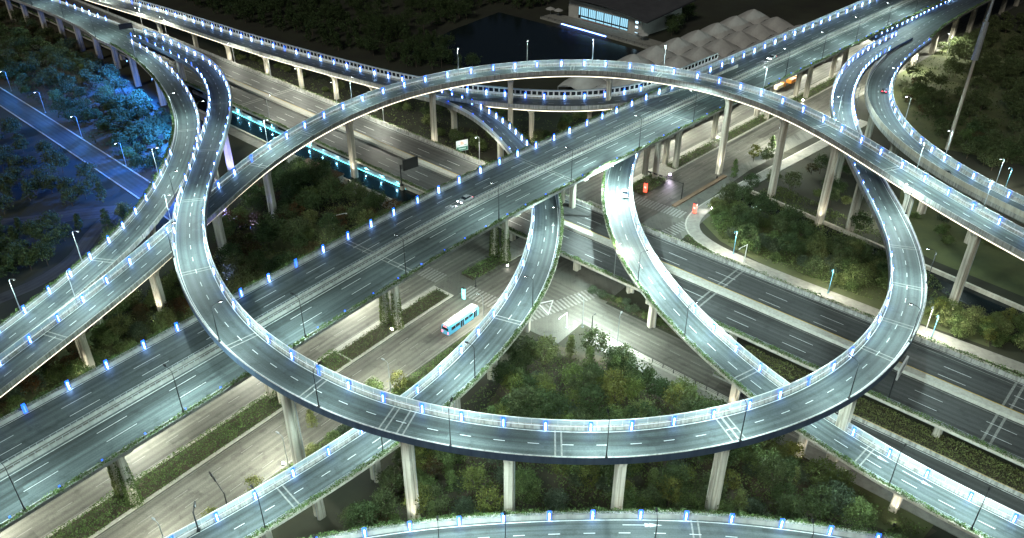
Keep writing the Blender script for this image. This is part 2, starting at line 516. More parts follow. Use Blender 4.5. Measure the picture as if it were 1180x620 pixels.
roadD = Road([(-167.7, 365.3, 17.41), (-158.5, 357.7, 17.71), (-150.2, 349.1, 18.07), (-142.0, 340.2, 18.46), (-133.9, 331.3, 18.85), (-126.2, 322.1, 19.26), (-119.4, 312.3, 19.72), (-113.5, 301.8, 20.24), (-108.4, 291.0, 20.84), (-103.9, 279.8, 21.49), (-100.2, 268.4, 22.14), (-97.1, 256.8, 22.75), (-94.5, 245.1, 23.34), (-92.1, 233.3, 23.93), (-89.8, 221.5, 24.53), (-87.5, 209.7, 25.09), (-85.2, 197.9, 25.61), (-82.5, 186.2, 26.07), (-79.0, 174.8, 26.46), (-74.7, 163.6, 26.77), (-69.4, 152.7, 27.00), (-63.2, 142.5, 27.10), (-55.9, 133.0, 27.04), (-47.3, 124.6, 26.78), (-37.6, 117.5, 26.37), (-27.1, 111.8, 25.89), (-15.8, 107.8, 25.44), (-4.0, 105.3, 25.08), (8.0, 104.2, 24.81), (20.0, 104.5, 24.58), (31.8, 106.5, 24.37), (43.2, 110.1, 24.17), (54.1, 115.3, 23.95), (64.1, 122.0, 23.73), (73.0, 130.1, 23.48), (80.6, 139.3, 23.18), (87.0, 149.5, 22.84), (92.0, 160.4, 22.48), (95.9, 171.8, 22.11), (98.7, 183.5, 21.76), (100.8, 195.3, 21.41), (102.5, 207.2, 21.09), (104.3, 219.1, 20.82), (106.1, 230.9, 20.59), (108.1, 242.8, 20.40), (110.4, 254.6, 20.24), (113.3, 266.2, 20.07), (116.9, 277.7, 19.89), (121.3, 288.9, 19.71), (126.4, 299.7, 19.54), (132.1, 310.3, 19.37), (138.6, 320.4, 19.21), (145.8, 330.0, 19.06), (153.6, 339.1, 18.94), (161.8, 347.9, 18.86), (170.3, 356.4, 18.81)], 2.5)
roadC = Road([(-169.4, 353.5, 17.14), (-161.0, 345.0, 17.09), (-153.0, 335.9, 17.04), (-145.5, 326.4, 16.99), (-138.5, 316.6, 16.93), (-131.9, 306.5, 16.83), (-125.8, 296.1, 16.71), (-120.1, 285.4, 16.58), (-115.0, 274.5, 16.47), (-110.8, 263.2, 16.38), (-107.5, 251.6, 16.32), (-105.0, 239.8, 16.28), (-103.1, 227.8, 16.23), (-102.0, 215.8, 16.14), (-101.8, 203.7, 15.96), (-102.7, 191.7, 15.68), (-104.8, 179.8, 15.30), (-107.6, 168.1, 14.89), (-110.9, 156.5, 14.52), (-114.6, 144.9, 14.20)], 2.5, ext1=60)
roadE = Road([(-108.3, 134.7, 13.99), (-103.8, 146.0, 14.61), (-99.3, 157.2, 15.29), (-95.1, 168.5, 16.01), (-91.3, 179.9, 16.72), (-87.8, 191.5, 17.39), (-84.3, 203.1, 18.09), (-80.6, 214.6, 18.93), (-76.2, 225.9, 19.94), (-70.7, 236.7, 21.07), (-64.2, 246.9, 22.23), (-56.7, 256.4, 23.35), (-48.1, 265.0, 24.39), (-38.6, 272.4, 25.36), (-28.0, 278.3, 26.25), (-16.7, 282.5, 27.06), (-4.9, 285.3, 27.77), (7.2, 286.5, 28.41), (19.3, 286.3, 28.95), (31.2, 284.4, 29.40), (42.7, 280.7, 29.74), (53.7, 275.5, 29.96), (63.9, 268.9, 30.07), (73.1, 261.0, 30.08), (81.2, 252.1, 30.01), (87.9, 242.1, 29.83), (93.6, 231.4, 29.50), (98.7, 220.4, 28.98), (103.5, 209.3, 28.27), (108.5, 198.3, 27.42), (113.9, 187.5, 26.45), (119.9, 177.0, 25.38), (122.1, 173.6, 25.00)], 2.5, ext0=60, ext1=80)
roadF = Road([(176.0, 352.6, 18.80), (168.0, 343.3, 18.82), (160.3, 333.8, 18.81), (153.0, 324.0, 18.77), (146.3, 313.7, 18.69), (140.3, 303.1, 18.55), (135.4, 291.9, 18.37), (131.6, 280.3, 18.19), (129.2, 268.3, 17.97), (128.3, 256.0, 17.71), (129.2, 243.8, 17.40), (131.6, 231.9, 17.09), (135.4, 220.3, 16.79), (140.4, 209.1, 16.50), (142.3, 205.5, 16.40)], 2.5, ext1=70)
roadG = Road([(-230.2, 456.1, 11.80), (-220.7, 448.7, 11.77), (-211.1, 441.3, 11.77), (-201.5, 434.0, 11.78), (-192.0, 426.6, 11.82), (-182.4, 419.2, 11.88), (-173.0, 411.7, 11.94), (-163.6, 404.2, 12.02), (-154.3, 396.5, 12.10), (-145.0, 388.7, 12.18), (-135.8, 380.9, 12.27), (-126.6, 373.1, 12.35), (-117.2, 365.5, 12.44), (-107.8, 358.0, 12.53), (-98.2, 350.6, 12.61), (-88.5, 343.4, 12.71), (-78.8, 336.2, 12.85), (-69.2, 329.0, 13.05), (-59.6, 321.7, 13.33), (-49.8, 314.5, 13.70), (-39.9, 307.7, 14.14), (-29.6, 301.5, 14.64), (-18.9, 296.0, 15.17), (-7.8, 291.1, 15.76), (3.5, 286.6, 16.46), (15.1, 283.0, 17.32), (27.1, 281.0, 18.25), (38.9, 281.6, 19.15), (50.0, 285.5, 19.85), (60.0, 292.6, 20.26), (63.1, 295.6, 20.32)], 3, ext0=60, ext1=30)
roadH = Road([(-39.1, 304.2, 14.01), (-28.7, 297.8, 14.08), (-19.6, 290.1, 14.00), (-12.0, 281.0, 13.85), (-5.9, 270.7, 13.68), (-0.9, 259.7, 13.53), (3.4, 248.4, 13.40), (6.8, 236.9, 13.31), (9.0, 225.1, 13.23), (9.8, 213.2, 13.12), (9.5, 201.1, 12.93), (8.1, 189.2, 12.64), (5.7, 177.4, 12.29), (2.1, 166.0, 11.93), (-2.7, 154.9, 11.59), (-8.4, 144.4, 11.23), (-15.0, 134.4, 10.80), (-22.6, 125.1, 10.34), (-30.9, 116.4, 9.89), (-39.5, 108.1, 9.50), (-48.5, 100.0, 9.19), (-57.6, 92.3, 9.00)], 2.5, ext1=30)
roadI = Road([(53.9, 291.0, 14.60), (49.2, 279.8, 14.41), (44.8, 268.5, 14.23), (40.6, 257.1, 14.06), (36.9, 245.5, 13.88), (33.9, 233.7, 13.69), (31.9, 221.7, 13.51), (31.1, 209.6, 13.32), (31.4, 197.5, 13.10), (32.9, 185.4, 12.85), (35.6, 173.6, 12.53), (39.5, 162.0, 12.13), (44.5, 150.9, 11.61), (50.5, 140.4, 10.91), (57.5, 130.5, 10.05), (65.5, 121.3, 9.13), (74.1, 112.7, 8.25), (83.2, 104.8, 7.45), (92.8, 97.3, 6.73), (96.0, 94.9, 6.50)], 2.5, ext1=40)
roadK = Road([(-37.1, 86.1, 14.00), (-25.3, 89.2, 14.00), (-13.3, 91.3, 14.00), (-1.2, 92.5, 14.00), (11.0, 93.1, 14.00), (23.2, 93.2, 14.00), (35.3, 92.6, 14.00), (47.4, 91.0, 14.00), (59.3, 88.6, 14.00), (67.2, 86.6, 14.00)], 2.5, ext0=40, ext1=40)
roadT = Road([(-272, 449, 17.2), (-248, 429, 17.2), (-223.5, 409, 17.2), (-198, 386.2, 17.2), (-178, 367.5, 17.15), (-165, 355.5, 17.05)], 4, ext0=60)
roadU = Road([(163.1, 348.2, 18.75), (173.2, 359.8, 18.75), (183.2, 371.0, 18.75), (206.8, 396.5, 18.75), (231.6, 421.4, 18.75)], 4, ext1=120)
roadJ = Road([PB(-66, 147.6, 1.3), PB(-40, 148.3, 1.15), PB(-20, 148.8, 1.0), PB(40, 149.2, 0.9)], 4)

def const(w): return lambda s: w / 2.0
def table(tab):
    def f(s):
        for (a, wa), (b, wb) in zip(tab, tab[1:]):
            if s <= b: return (wa + (wb - wa) * max(0, (s - a)) / (b - a)) / 2
        return tab[-1][1] / 2
    return f

# ------------------------------------------------------------------ viaduct pieces
def tube_light_mesh(core='tube_core'):
    mb = MB()
    mb.tube([(0.1, 0, 0.2), (0.1, 0, 1.7)], 0.085, 6)
    mb.mi = 1
    mb.box((-0.02, 0, 1.05), (0.05, 0.72, 2.35))  # glowing plate stands in for the blue halo around the tube
    mb.mi = 2
    mb.box((-0.07, 0, 0.6), (0.04, 0.3, 1.0))
    return mb.mesh('parapet_light', [core, 'blue_glow', 'grey_metal'])
TUBES = [tube_light_mesh(c) for c in ('tube_core', 'tube_core', 'tube_core_dim', 'tube_core', 'tube_core_bright', 'lamp_off')]
def dot_light_mesh():
    mb = MB(); mb.box((0, 0, 0.95), (0.2, 0.3, 0.3)); mb.mi = 1; mb.box((0, 0, 0.7), (0.12, 0.12, 0.24))
    return mb.mesh('parapet_dot_light', ['blue_glow', 'grey_metal'])
DOT = dot_light_mesh()

def plants(name, road, side, wf, s0, s1, parent, per_m=26, o0=0.05, o1=0.65, z0=0.6, z1=1.35, size=0.30, mat='leaf_hedge', seed=1):
    rs = np.random.RandomState(seed)
    n = int((s1 - s0) * per_m)
    ss = rs.uniform(s0, s1, n)
    pts = []
    for s in ss:
        d = 0.55 + 0.45 * math.sin(s * 0.9) * math.sin(s * 0.37 + seed)
        if rs.uniform() > 0.45 + 0.55 * d: continue
        o = side * (wf(s) + rs.uniform(o0, o1)); p = road.off(s, o, z0 + (z1 - z0) * rs.uniform() * (0.55 + 0.55 * d))
        pts.append(p[:])
    sh = WL(parent)
    o = link_mesh(name, leaf_mesh(name, pts, size, mat, seed, 0.3, sh[:]), parent)
    o['kind'] = 'stuff'
    return o

def rail(root, road, side, kind, wf, s0, s1, led='led_white', seed=1, plant_mat='leaf_hedge'):
    sg = side
    mb = MB()
    h = 1.0 if kind != 'planter' else 0.85
    sweep(mb, road, [((sg, 0), -0.32), ((sg, 0), h), ((sg, -0.25 * sg), h), ((sg, -0.45 * sg), 0.002)], s0, s1, wf=wf)
    mb.build('parapet', 'parapet_concrete' if kind not in ('planter', 'ivy') else 'girder', root)
    if led:
        mb = MB()
        sweep(mb, road, [((sg, -0.30 * sg), 0.80), ((sg, -0.30 * sg), 0.90), ((sg, -0.38 * sg), 0.90), ((sg, -0.38 * sg), 0.80)], s0, s1, wf=wf)
        mb.build('light_strip', led, root)
    if kind == 'screen':
        mb = MB()
        sweep(mb, road, [((sg, -0.08 * sg), 1.02), ((sg, -0.08 * sg), 2.1), ((sg, -0.11 * sg), 2.1), ((sg, -0.11 * sg), 1.02)], s0, s1, wf=wf)
        mb.build('screen_panel', 'acrylic', root)
        mb = MB()
        sweep(mb, road, [((sg, -0.02 * sg), 2.1), ((sg, -0.02 * sg), 2.2), ((sg, -0.17 * sg), 2.2), ((sg, -0.17 * sg), 2.1)], s0, s1, wf=wf)
        n = int((s1 - s0) / 2.4)
        for i in range(n + 1):
            s = s0 + (s1 - s0) * i / n
            p, t, l = road.at(s)
            q = p + l * (sg * (wf(s) - 0.19))
            mb.box((q.x, q.y, q.z + 1.55), (0.1, 0.1, 1.1), math.atan2(t.y, t.x))
        o = mb.build('screen_frame', 'white_metal', root)
    if kind in ('planter', 'ivy'):
        mb = MB()
        sweep(mb, road, [((sg, 0.004 * sg), 0.15), ((sg, 0.7 * sg), 0.25), ((sg, 0.7 * sg), 0.85), ((sg, 0.6 * sg), 0.85), ((sg, 0.6 * sg), 0.7), ((sg, 0.004 * sg), 0.7)], s0, s1, wf=wf)
        mb.build('planter_trough', 'concrete' if kind == 'planter' else 'girder', root)
        plants('planter_plants', road, sg, wf, s0, s1, root, 78 if kind == 'planter' else 80, seed=seed, mat=plant_mat,
               z1=1.75 if kind == 'planter' else 1.35, o0=-0.12 if kind == 'planter' else -0.35, o1=0.75)
        if kind == 'planter':
            mb = MB()          # railing behind the planting
            for z in (1.05, 1.35):
                sweep(mb, road, [((sg, -0.14 * sg), z), ((sg, -0.14 * sg), z + 0.05), ((sg, -0.2 * sg), z + 0.05), ((sg, -0.2 * sg), z)], s0, s1, wf=wf)
            n = int((s1 - s0) / 2.0)
            for i in range(n + 1):
                s = s0 + (s1 - s0) * i / n
                p, t, l = road.at(s); q = p + l * (sg * (wf(s) - 0.17))
                mb.box((q.x, q.y, q.z + 1.1), (0.07, 0.07, 0.6), math.atan2(t.y, t.x))
            mb.build('hand_rail', 'grey_metal', root)
    if kind == 'solid':
        mb = MB()
        sweep(mb, road, [((sg, -0.04 * sg), 1.003), ((sg, -0.04 * sg), 2.6), ((sg, -0.2 * sg), 2.6), ((sg, -0.2 * sg), 1.003)], s0, s1, wf=wf)
        n = int((s1 - s0) / 4.0)
        for i in range(n + 1):
            s = s0 + (s1 - s0) * i / n
            p, t, l = road.at(s); q = p + l * (sg * (wf(s) - 0.12))
            mb.box((q.x, q.y, q.z + 1.85), (0.18, 0.3, 1.66), math.atan2(t.y, t.x))
        mb.build('noise_wall', 'concrete', root)
    if kind == 'noise':
        fr = MB(); gl = MB(); top = MB()
        n = int((s1 - s0) / 2.2)
        for z in (1.02, 2.75):
            sweep(fr, road, [((sg, -0.04 * sg), z), ((sg, -0.04 * sg), z + 0.35), ((sg, -0.16 * sg), z + 0.35), ((sg, -0.16 * sg), z)], s0, s1, wf=wf)
        sweep(gl, road, [((sg, -0.09 * sg), 1.37), ((sg, -0.09 * sg), 2.75), ((sg, -0.11 * sg), 2.75), ((sg, -0.11 * sg), 1.37)], s0, s1, wf=wf)
        sweep(top, road, [((sg, -0.05 * sg), 3.1), ((sg, -0.5 * sg), 3.6), ((sg, -0.54 * sg), 3.56), ((sg, -0.12 * sg), 3.1)], s0, s1, wf=wf)
        for i in range(n + 1):
            s = s0 + (s1 - s0) * i / n
            p, t, l = road.at(s); q = p + l * (sg * (wf(s) - 0.10))
            fr.box((q.x, q.y, q.z + 2.05), (0.55, 0.2, 1.42), math.atan2(t.y, t.x))
        fr.build('barrier_frame', 'white_metal', root)
        gl.build('barrier_glazing', 'glass_dark', root)
        top.build('barrier_hood', 'acrylic', root)

def pier_mesh(parent, base, top, t, l, sw, sd, capw, capd, flare=2.6, name='pier', mat='pier_concrete'):
    ang = math.atan2(l.y, l.x)
    co, si = math.cos(ang), math.sin(ang)
    H = top - base.z
    def ring(z, w, d):
        w /= 2; d /= 2; c = 0.22; g = min(0.3, w * 0.3); k = 0.16
        pts = [(w - c, -d), (w, -d + c), (w, d - c), (w - c, d), (g, d), (g - 0.08, d - k), (-g + 0.08, d - k), (-g, d), (-w + c, d), (-w, d - c), (-w, -d + c), (-w + c, -d), (-g, -d), (-g + 0.08, -d + k), (g - 0.08, -d + k), (g, -d)]
        return [(base.x + x * co - y * si, base.y + x * si + y * co, base.z + z) for x, y in pts]
    fl = min(flare, H * 0.6)
    rings = [ring(-0.3, sw + 0.1, sd + 0.1), ring(H - fl, sw, sd)]
    for k in (0.35, 0.65, 0.85): rings.append(ring(H - fl + fl * k, sw + (capw - sw) * k ** 1.7, sd + (capd - sd) * k))
    rings.append(ring(H - 0.45, capw, capd)); rings.append(ring(H, capw, capd))
    mb = MB(); mb.loft(rings)
    o = mb.build(name, mat, parent)
    dp = MB()                                   # drain pipe down one face, bearings on top
    x, y = sw / 2 * 0.62, -sd / 2 - 0.09
    q = (base.x + x * co - y * si, base.y + x * si + y * co)
    dp.tube([(q[0], q[1], base.z), (q[0], q[1], base.z + H - fl)], 0.08, 5)
    dp.build('drain_pipe', 'grey_metal', o)
    bm_ = MB()
    for k in (-0.3, 0.3): bm_.box((base.x + capw * k * co, base.y + capw * k * si, top + 0.005), (0.7, 0.7, 0.12), ang)
    return o

def viaduct(name, label, cat, road, wf, lanes=(0,), dash=(2, 4), phase=0, left='wall', right='wall', lights=(), piers=(), gd=1.9,
            joints=(), led_l='led_white', led_r='led_white', soffit=None, deck='deck_asphalt', lrange=None, rrange=None, sw=2.3, sd=1.7,
            pier_off=0.0, zb=0.0, seed=1, deck_z=0.0, edge_l=True, edge_r=True, group=None, lane_range=None, shape='box', gmat='girder', fascia=0):
    p0 = road.at(road.L / 2)[0]
    root = empty(name, (p0.x, p0.y, 0))
    tag(root, label, cat, group)
    mb = MB()
    sweep(mb, road, [((1, -0.3), deck_z), ((-1, 0.3), deck_z)], closed=False, wf=wf)
    mb.build('deck_surface', deck, root)
    mb = MB()
    hw = wf(road.L / 2)
    if shape == 'box':
        pr = [((1, -0.02), deck_z - 0.03), ((1, -0.02), -0.36), ((0.62, 0), -0.75), ((0.52, 0), -gd), ((-0.52, 0), -gd), ((-0.62, 0), -0.75), ((-1, 0.02), -0.36), ((-1, 0.02), deck_z - 0.03)]
    else:
        pr = [((1, -0.02), -0.03), ((1, -0.02), -0.5), ((0.82, 0), -0.8), ((0.76, 0), -gd), ((-0.76, 0), -gd), ((-0.82, 0), -0.8), ((-1, 0.02), -0.5), ((-1, 0.02), -0.03)]
    sweep(mb, road, pr, wf=wf)
    mb.build('girder', gmat, root)
    lr = lrange or (0, road.L); rr = rrange or (0, road.L)
    if left: rail(root, road, 1, left, wf, lr[0], lr[1], led_l, seed)
    if right: rail(root, road, -1, right, wf, rr[0], rr[1], led_r, seed + 1)
    for sg, on in ((1, edge_l), (-1, edge_r)):
        if on:
            mb = MB()
            r_ = lr if sg == 1 else rr
            sweep(mb, road, [((sg, -0.82 * sg + 0.08), deck_z + 0.014), ((sg, -0.82 * sg - 0.08), deck_z + 0.014)], r_[0], r_[1], closed=False, wf=wf)
            mb.build('edge_line', 'white_paint', root)
    dm = flat_mesh('lane_dash_%g' % dash[0], dash[0], 0.15, 'white_paint')
    per = dash[0] + dash[1]
    a, b = lane_range or (0, road.L)
    for ln in lanes:
        o, ph = ln if isinstance(ln, tuple) else (ln, phase)
        s = a + (ph - a) % per + dash[0] / 2
        while s < b:
            if in_view(road.off(s, o)): place_on(road, s, o, dm, 'lane_dash', root, deck_z + 0.016)
            s += per
    for s in joints:
        w = wf(s) * 2 - 1.0
        jm = flat_mesh('joint_%.1f' % w, 0.3, w, 'worn_paint')
        for d in (-0.55, 0.55): place_on(road, s + d, 0, jm, 'expansion_joint', root, deck_z + 0.011)
    for side, sp, ph, a, b, *small in lights:
        s = ph
        while s < b:
            if s >= a:
                p, t, l = road.at(s + rnd.uniform(-0.35, 0.35)); q = p + l * (side * (wf(s) - 0.52))
                if in_view(q): 
                    o = link_mesh('parapet_light', DOT if small else rnd.choice(TUBES if rnd.random() < 0.25 else TUBES[:5]), root, q - WL(root), (0, 0, math.atan2(l.y, l.x) + (math.pi if side > 0 else 0)))
            s += sp
    for s in piers:
        p, t, l = road.at(s)
        b = Vector((p.x, p.y, zb)) + l * pier_off
        if in_view(b, 0.2) or in_view(p, 0.2):
            pier_mesh(root, b, p.z - gd - 0.01, t, l, sw, sd, wf(s) * 2 * 0.56, sd + 0.3)
    if fascia:
        mb = MB(); sg = fascia
        sweep(mb, road, [((sg, 0.02 * sg), -0.62), ((sg, 0.02 * sg), 0.96), ((sg, 0.005 * sg), 0.96), ((sg, 0.005 * sg), -0.62)], wf=wf)
        mb.build('fascia', 'girder_blue', root)
    if soffit:
        for sg in soffit:
            mb = MB()
            sweep(mb, road, [((0.54 * sg, 0.14 * sg), -gd - 0.02), ((0.54 * sg, 0.14 * sg), -gd + 0.14), ((0.54 * sg, 0.02 * sg), -gd + 0.14), ((0.54 * sg, 0.02 * sg), -gd - 0.02)], wf=wf)
            mb.build('soffit_strip', 'led_warm', root)
    return root

ARROW = None
def arrow_mesh():
    mb = MB()
    mb.poly([(-3, -0.09, 0), (0.8, -0.09, 0), (0.8, 0.09, 0), (-3, 0.09, 0)])
    mb.poly([(0.8, -0.42, 0), (3, 0, 0), (0.8, 0.42, 0)])
    return mb.mesh('lane_arrow', 'white_paint')
ARROW = arrow_mesh()

# ------------------------------------------------------------------ ground sheets
def sheet(name, pts, z, mat, kind='structure'):
    mb = MB(); mb.poly([(p[0], p[1], z) for p in pts], [(p[0], p[1]) for p in pts])
    return tag(mb.build(name, mat), kind=kind)
def band(mb, road, o0, o1, z, s0, s1, step=6):
    """flat strip between two offsets of a path"""
    st = road.stations(s0, s1, step)
    for a, b in zip(st, st[1:]):
        q = [road.off(a, o0), road.off(b, o0), road.off(b, o1), road.off(a, o1)]
        mb.poly([(v.x, v.y, z) for v in q], [(o0, a), (o0, b), (o1, b), (o1, a)])
def raised(mb, road, o0, o1, h, s0, s1, step=6):
    st = road.stations(s0, s1, step)
    rings = []
    for s in st:
        a = road.off(s, o0); b = road.off(s, o1)
        rings.append([(a.x, a.y, 0.0), (a.x, a.y, h), (b.x, b.y, h), (b.x, b.y, 0.0)])
    for r0, r1 in zip(rings, rings[1:]):
        for j in range(3): mb.poly([r0[j], r0[j + 1], r1[j + 1], r1[j]])
    mb.poly(rings[0]); mb.poly(rings[-1])

sheet('ground', [(-1500, -200), (1500, -200), (1500, 2500), (-1500, 2500)], 0.0, 'ground_mat')

# streets under and beside the expressway
SA = lambda s: s + 60.0                       # frame station -> road station on the straight part
def fs(road, p): return road.near(p[0], p[1])
mb = MB(); band(mb, streetA, 2.0, 14.4, 0.030, 0, streetA.L); tag(mb.build('street_north', 'street_asphalt'), kind='structure')
mb = MB(); band(mb, streetA, -19.8, -5.6, 0.030, 0, streetA.L); tag(mb.build('street_south', 'street_asphalt'), kind='structure')
def bquad(s0, s1, n0, n1): return [PB(s0, n0), PB(s1, n0), PB(s1, n1), PB(s0, n1)]
sheet('junction', [PA(137, 152), PA(137, 92), PA(222, 92), PA(222, 150)], 0.012, 'junction_asphalt')
roadM = Road([PB(-150, 146.2, 0.02), PB(-60, 146.2, 0.02), PB(80, 146.2, 0.02)], 8)
mb = MB(); band(mb, roadM, -5.7, 5.7, 0.022, 0, roadM.L); tag(mb.build('frontage_road', 'street_asphalt'), kind='structure')
mb = MB(); raised(mb, roadM, -11.6, -7.6, 0.16, 52, roadM.L); tag(mb.build('sidewalk_south', 'paving'), kind='structure')
mb = MB(); raised(mb, roadM, -7.55, -5.75, 0.14, 52, roadM.L); tag(mb.build('kerb_south', 'kerb_stone'), kind='structure')
roadN = Road([PA(330, 80), PA(260, 92), PA(232, 96.5), PA(217, 97), PA(208, 93), PA(203, 85), PA(200.5, 74), PA(198.5, 50), PA(196.5, 10), PA(195, -40)], 3)
mb = MB(); raised(mb, roadN, 0, 4.0, 0.16, 0, roadN.L, 3); tag(mb.build('sidewalk_north', 'paving'), kind='structure')
mb = MB(); raised(mb, roadN, -0.5, -0.01, 0.14, 0, roadN.L, 3); tag(mb.build('kerb_north', 'kerb_stone'), kind='structure')
sheet('slip_lane', [PA(217, 98), PA(217, 117), PA(270, 103), PA(330, 93), PA(330, 84), PA(260, 96)], 0.020, 'junction_asphalt')
# medians
def median(s0, s1, o0, o1, name='median_kerb'):
    mb = MB(); raised(mb, streetA, o0, o1, 0.22, s0, s1); return tag(mb.build(name, 'kerb_stone'), kind='structure')
median(0, SA(137), -5.5, 1.9)
median(SA(224), streetA.L, -6.0, 1.4)
median(SA(160), SA(206), -5.5, 1.5)
mb = MB(); raised(mb, streetA, -21.4, -19.9, 0.45, SA(222), SA(253), 2); tag(mb.build('traffic_island', 'brown_wall'), kind='structure')
# street markings
def street_dashes(road, offs, s0, s1, nm, dash=(2, 4), mat='worn_paint', gaps=()):
    root = empty(nm); tag(root, kind='structure')
    dm = flat_mesh('street_dash_%s' % mat, dash[0], 0.15, mat)
    for o in offs:
        s = s0
        while s < s1:
            if not any(a < s < b for a, b in gaps) and in_view(road.off(s, o), 0.02):
                p, t, l = road.at(s)
                link_mesh('lane_dash', dm, root, (p.x + l.x * o, p.y + l.y * o, 0.045), (0, 0, math.atan2(t.y, t.x)))
            s += dash[0] + dash[1]
    return root
def strip_line(road, offs, s0, s1, nm, mat='worn_paint', w=0.15, z=0.045):
    mb = MB()
    for o in offs: band(mb, road, o - w / 2, o + w / 2, z, s0, s1)
    tag(mb.build(nm, mat), kind='structure')
street_dashes(streetA, (6.2, 10.2, -9.2, -12.8, -16.3), 30, 420, 'street_lane_markings', (3, 5), gaps=((SA(134), SA(222)),))
strip_line(streetA, (2.4, 14.0), 0, SA(136), 'street_edge_line'); strip_line(streetA, (-6.0, -19.4), 0, SA(136), 'street_edge_line')
strip_line(streetA, (1.9, -6.4), SA(225), 400, 'street_edge_line')
def crosswalk(nm, a, b, depth, n):
    """zebra bars between two points; bars run at right angles to the walk"""
    a = Vector(a); b = Vector(b); d = b - a; u = d.normalized(); v = Vector((-u.y, u.x, 0))
    root = empty(nm, ((a.x + b.x) / 2, (a.y + b.y) / 2, 0)); tag(root, kind='structure')
    me = flat_mesh('zebra_%g' % depth, depth, 0.55, 'worn_paint')
    for i in range(n):
        q = a + d * ((i + 0.5) / n)
        link_mesh('crosswalk_bar', me, root, (q.x - root.location.x, q.y - root.location.y, 0.05), (0, 0, math.atan2(v.y, v.x)))
crosswalk('crosswalk', PA(141, 146.5), PA(141, 134.8), 5.0, 11)
crosswalk('crosswalk', PA(141, 126.5), PA(141, 113.5), 5.0, 12)
crosswalk('crosswalk', PA(216, 117), PA(216, 98.5), 5.0, 17)
crosswalk('crosswalk', PA(141, 105), PA(163, 96.8), 4.5, 20)
crosswalk('crosswalk', PA(137.5, 104.5), PA(137.5, 108.5), 4.5, 5)
crosswalk('crosswalk', PA(195, 99), PA(212, 95), 4.5, 14)
# painted triangular refuge
q = [PA(148, 106.5), PA(145.5, 101), PA(152, 104)]
mb = MB(); mb.poly([(p.x, p.y, 0.02) for p in q]); 
c = (q[0] + q[1] + q[2]) / 3
mb = MB()
for i in range(3):
    a, b = q[i], q[(i + 1) % 3]
    mb.poly([(a.x, a.y, 0.05), (b.x, b.y, 0.05), (b.x + (c.x - b.x) * 0.22, b.y + (c.y - b.y) * 0.22, 0.05), (a.x + (c.x - a.x) * 0.22, a.y + (c.y - a.y) * 0.22, 0.05)])
tag(mb.build('painted_triangle', 'white_paint'), kind='structure')
street_dashes(roadM, (0,), 60, 220, 'frontage_lane_markings', (2, 4))

# park, lawns, paths
sheet('park_soil', [(-32.1, 103.5, 0.00), (-22.3, 127.3, 0.00), (-5.9, 140.9, 0.00), (2.2, 161.4, 0.00), (10.9, 163.9, 0.00), (23.5, 159.0, 0.00), (41.5, 140.9, 0.00), (56.5, 130.4, 0.00), (81.7, 106.1, 0.00), (65.0, 96.7, 0.00), (-30.1, 96.7, 0.00)], 0.006, 'soil')
sheet('lawn', [(64.3, 131.2, 0.00), (75.6, 121.1, 0.00), (82.8, 108.6, 0.00), (77.3, 103.5, 0.00), (67.6, 108.6, 0.00), (65.4, 117.5, 0.00)], 0.012, 'grass')
sheet('lawn', [(135.6, 257.9, 0.00), (159.7, 223.4, 0.00), (169.9, 204.1, 0.00), (151.7, 173.4, 0.00), (139.8, 185.3, 0.00), (123.0, 204.1, 0.00), (116.4, 216.5, 0.00)], 0.006, 'grass')
sheet('lawn', [(64.3, 240.7, 0.00), (83.9, 223.4, 0.00), (100.9, 195.7, 0.00), (123.4, 171.1, 0.00), (119.5, 163.2, 0.00), (95.7, 181.2, 0.00), (72.9, 201.7, 0.00), (63.2, 215.0, 0.00), (59.8, 227.3, 0.00)], 0.006, 'grass')
sheet('lawn', [(164.2, 369.8, 0.00), (256.8, 454.6, 0.00), (264.0, 423.0, 0.00), (183.2, 268.3, 0.00), (158.6, 283.3, 0.00), (155.7, 317.3, 0.00)], 0.006, 'grass')
sheet('woodland_floor', [(-341.1, 510.2, 0.00), (-256.0, 463.2, 0.00), (-128.5, 299.5, 0.00), (-118.0, 246.9, 0.00), (-274.7, 395.0, 0.00)], 0.006, 'soil')
sheet('verge', [PA(-60, 147), PA(140, 147), PA(140, 190), PA(-60, 190)], 0.004, 'grass')
sheet('verge_south', [PA(-60, 99), PA(136, 104), PA(136, 112.5), PA(-60, 112.5)], 0.004, 'grass')
# side road in the wood and dark lanes
roadS = Road([PB(-520, 101.5, 0.02), PB(-380, 102, 0.02), PB(-270, 101, 0.02), PB(-225, 100, 0.02)], 8)
mb = MB(); band(mb, roadS, -3.8, 3.8, 0.025, 0, roadS.L); tag(mb.build('woodland_road', 'low_asphalt'), kind='structure')
mb = MB(); raised(mb, roadS, 3.85, 4.3, 0.15, 0, roadS.L); raised(mb, roadS, -4.3, -3.85, 0.15, 0, roadS.L); tag(mb.build('woodland_road_kerb', 'kerb_stone'), kind='structure')
roadP = Road([(-128.0, 234.1, 0.00), (-139.1, 231.8, 0.00), (-150.8, 227.3, 0.00), (-170.5, 223.4, 0.00)], 4)
mb = MB(); band(mb, roadP, -4, 4, 0.02, 0, roadP.L); tag(mb.build('dark_lane', 'low_asphalt'), kind='structure')
roadQ = Road([(-128.3, 231.2, 0.00), (-129.1, 220.2, 0.00), (-128.5, 205.0, 0.00), (-132.7, 192.6, 0.00), (-142.3, 181.2, 0.00)], 4)
mb = MB(); band(mb, roadQ, -2.5, 2.5, 0.018, 0, roadQ.L); tag(mb.build('dark_path', 'low_asphalt'), kind='structure')
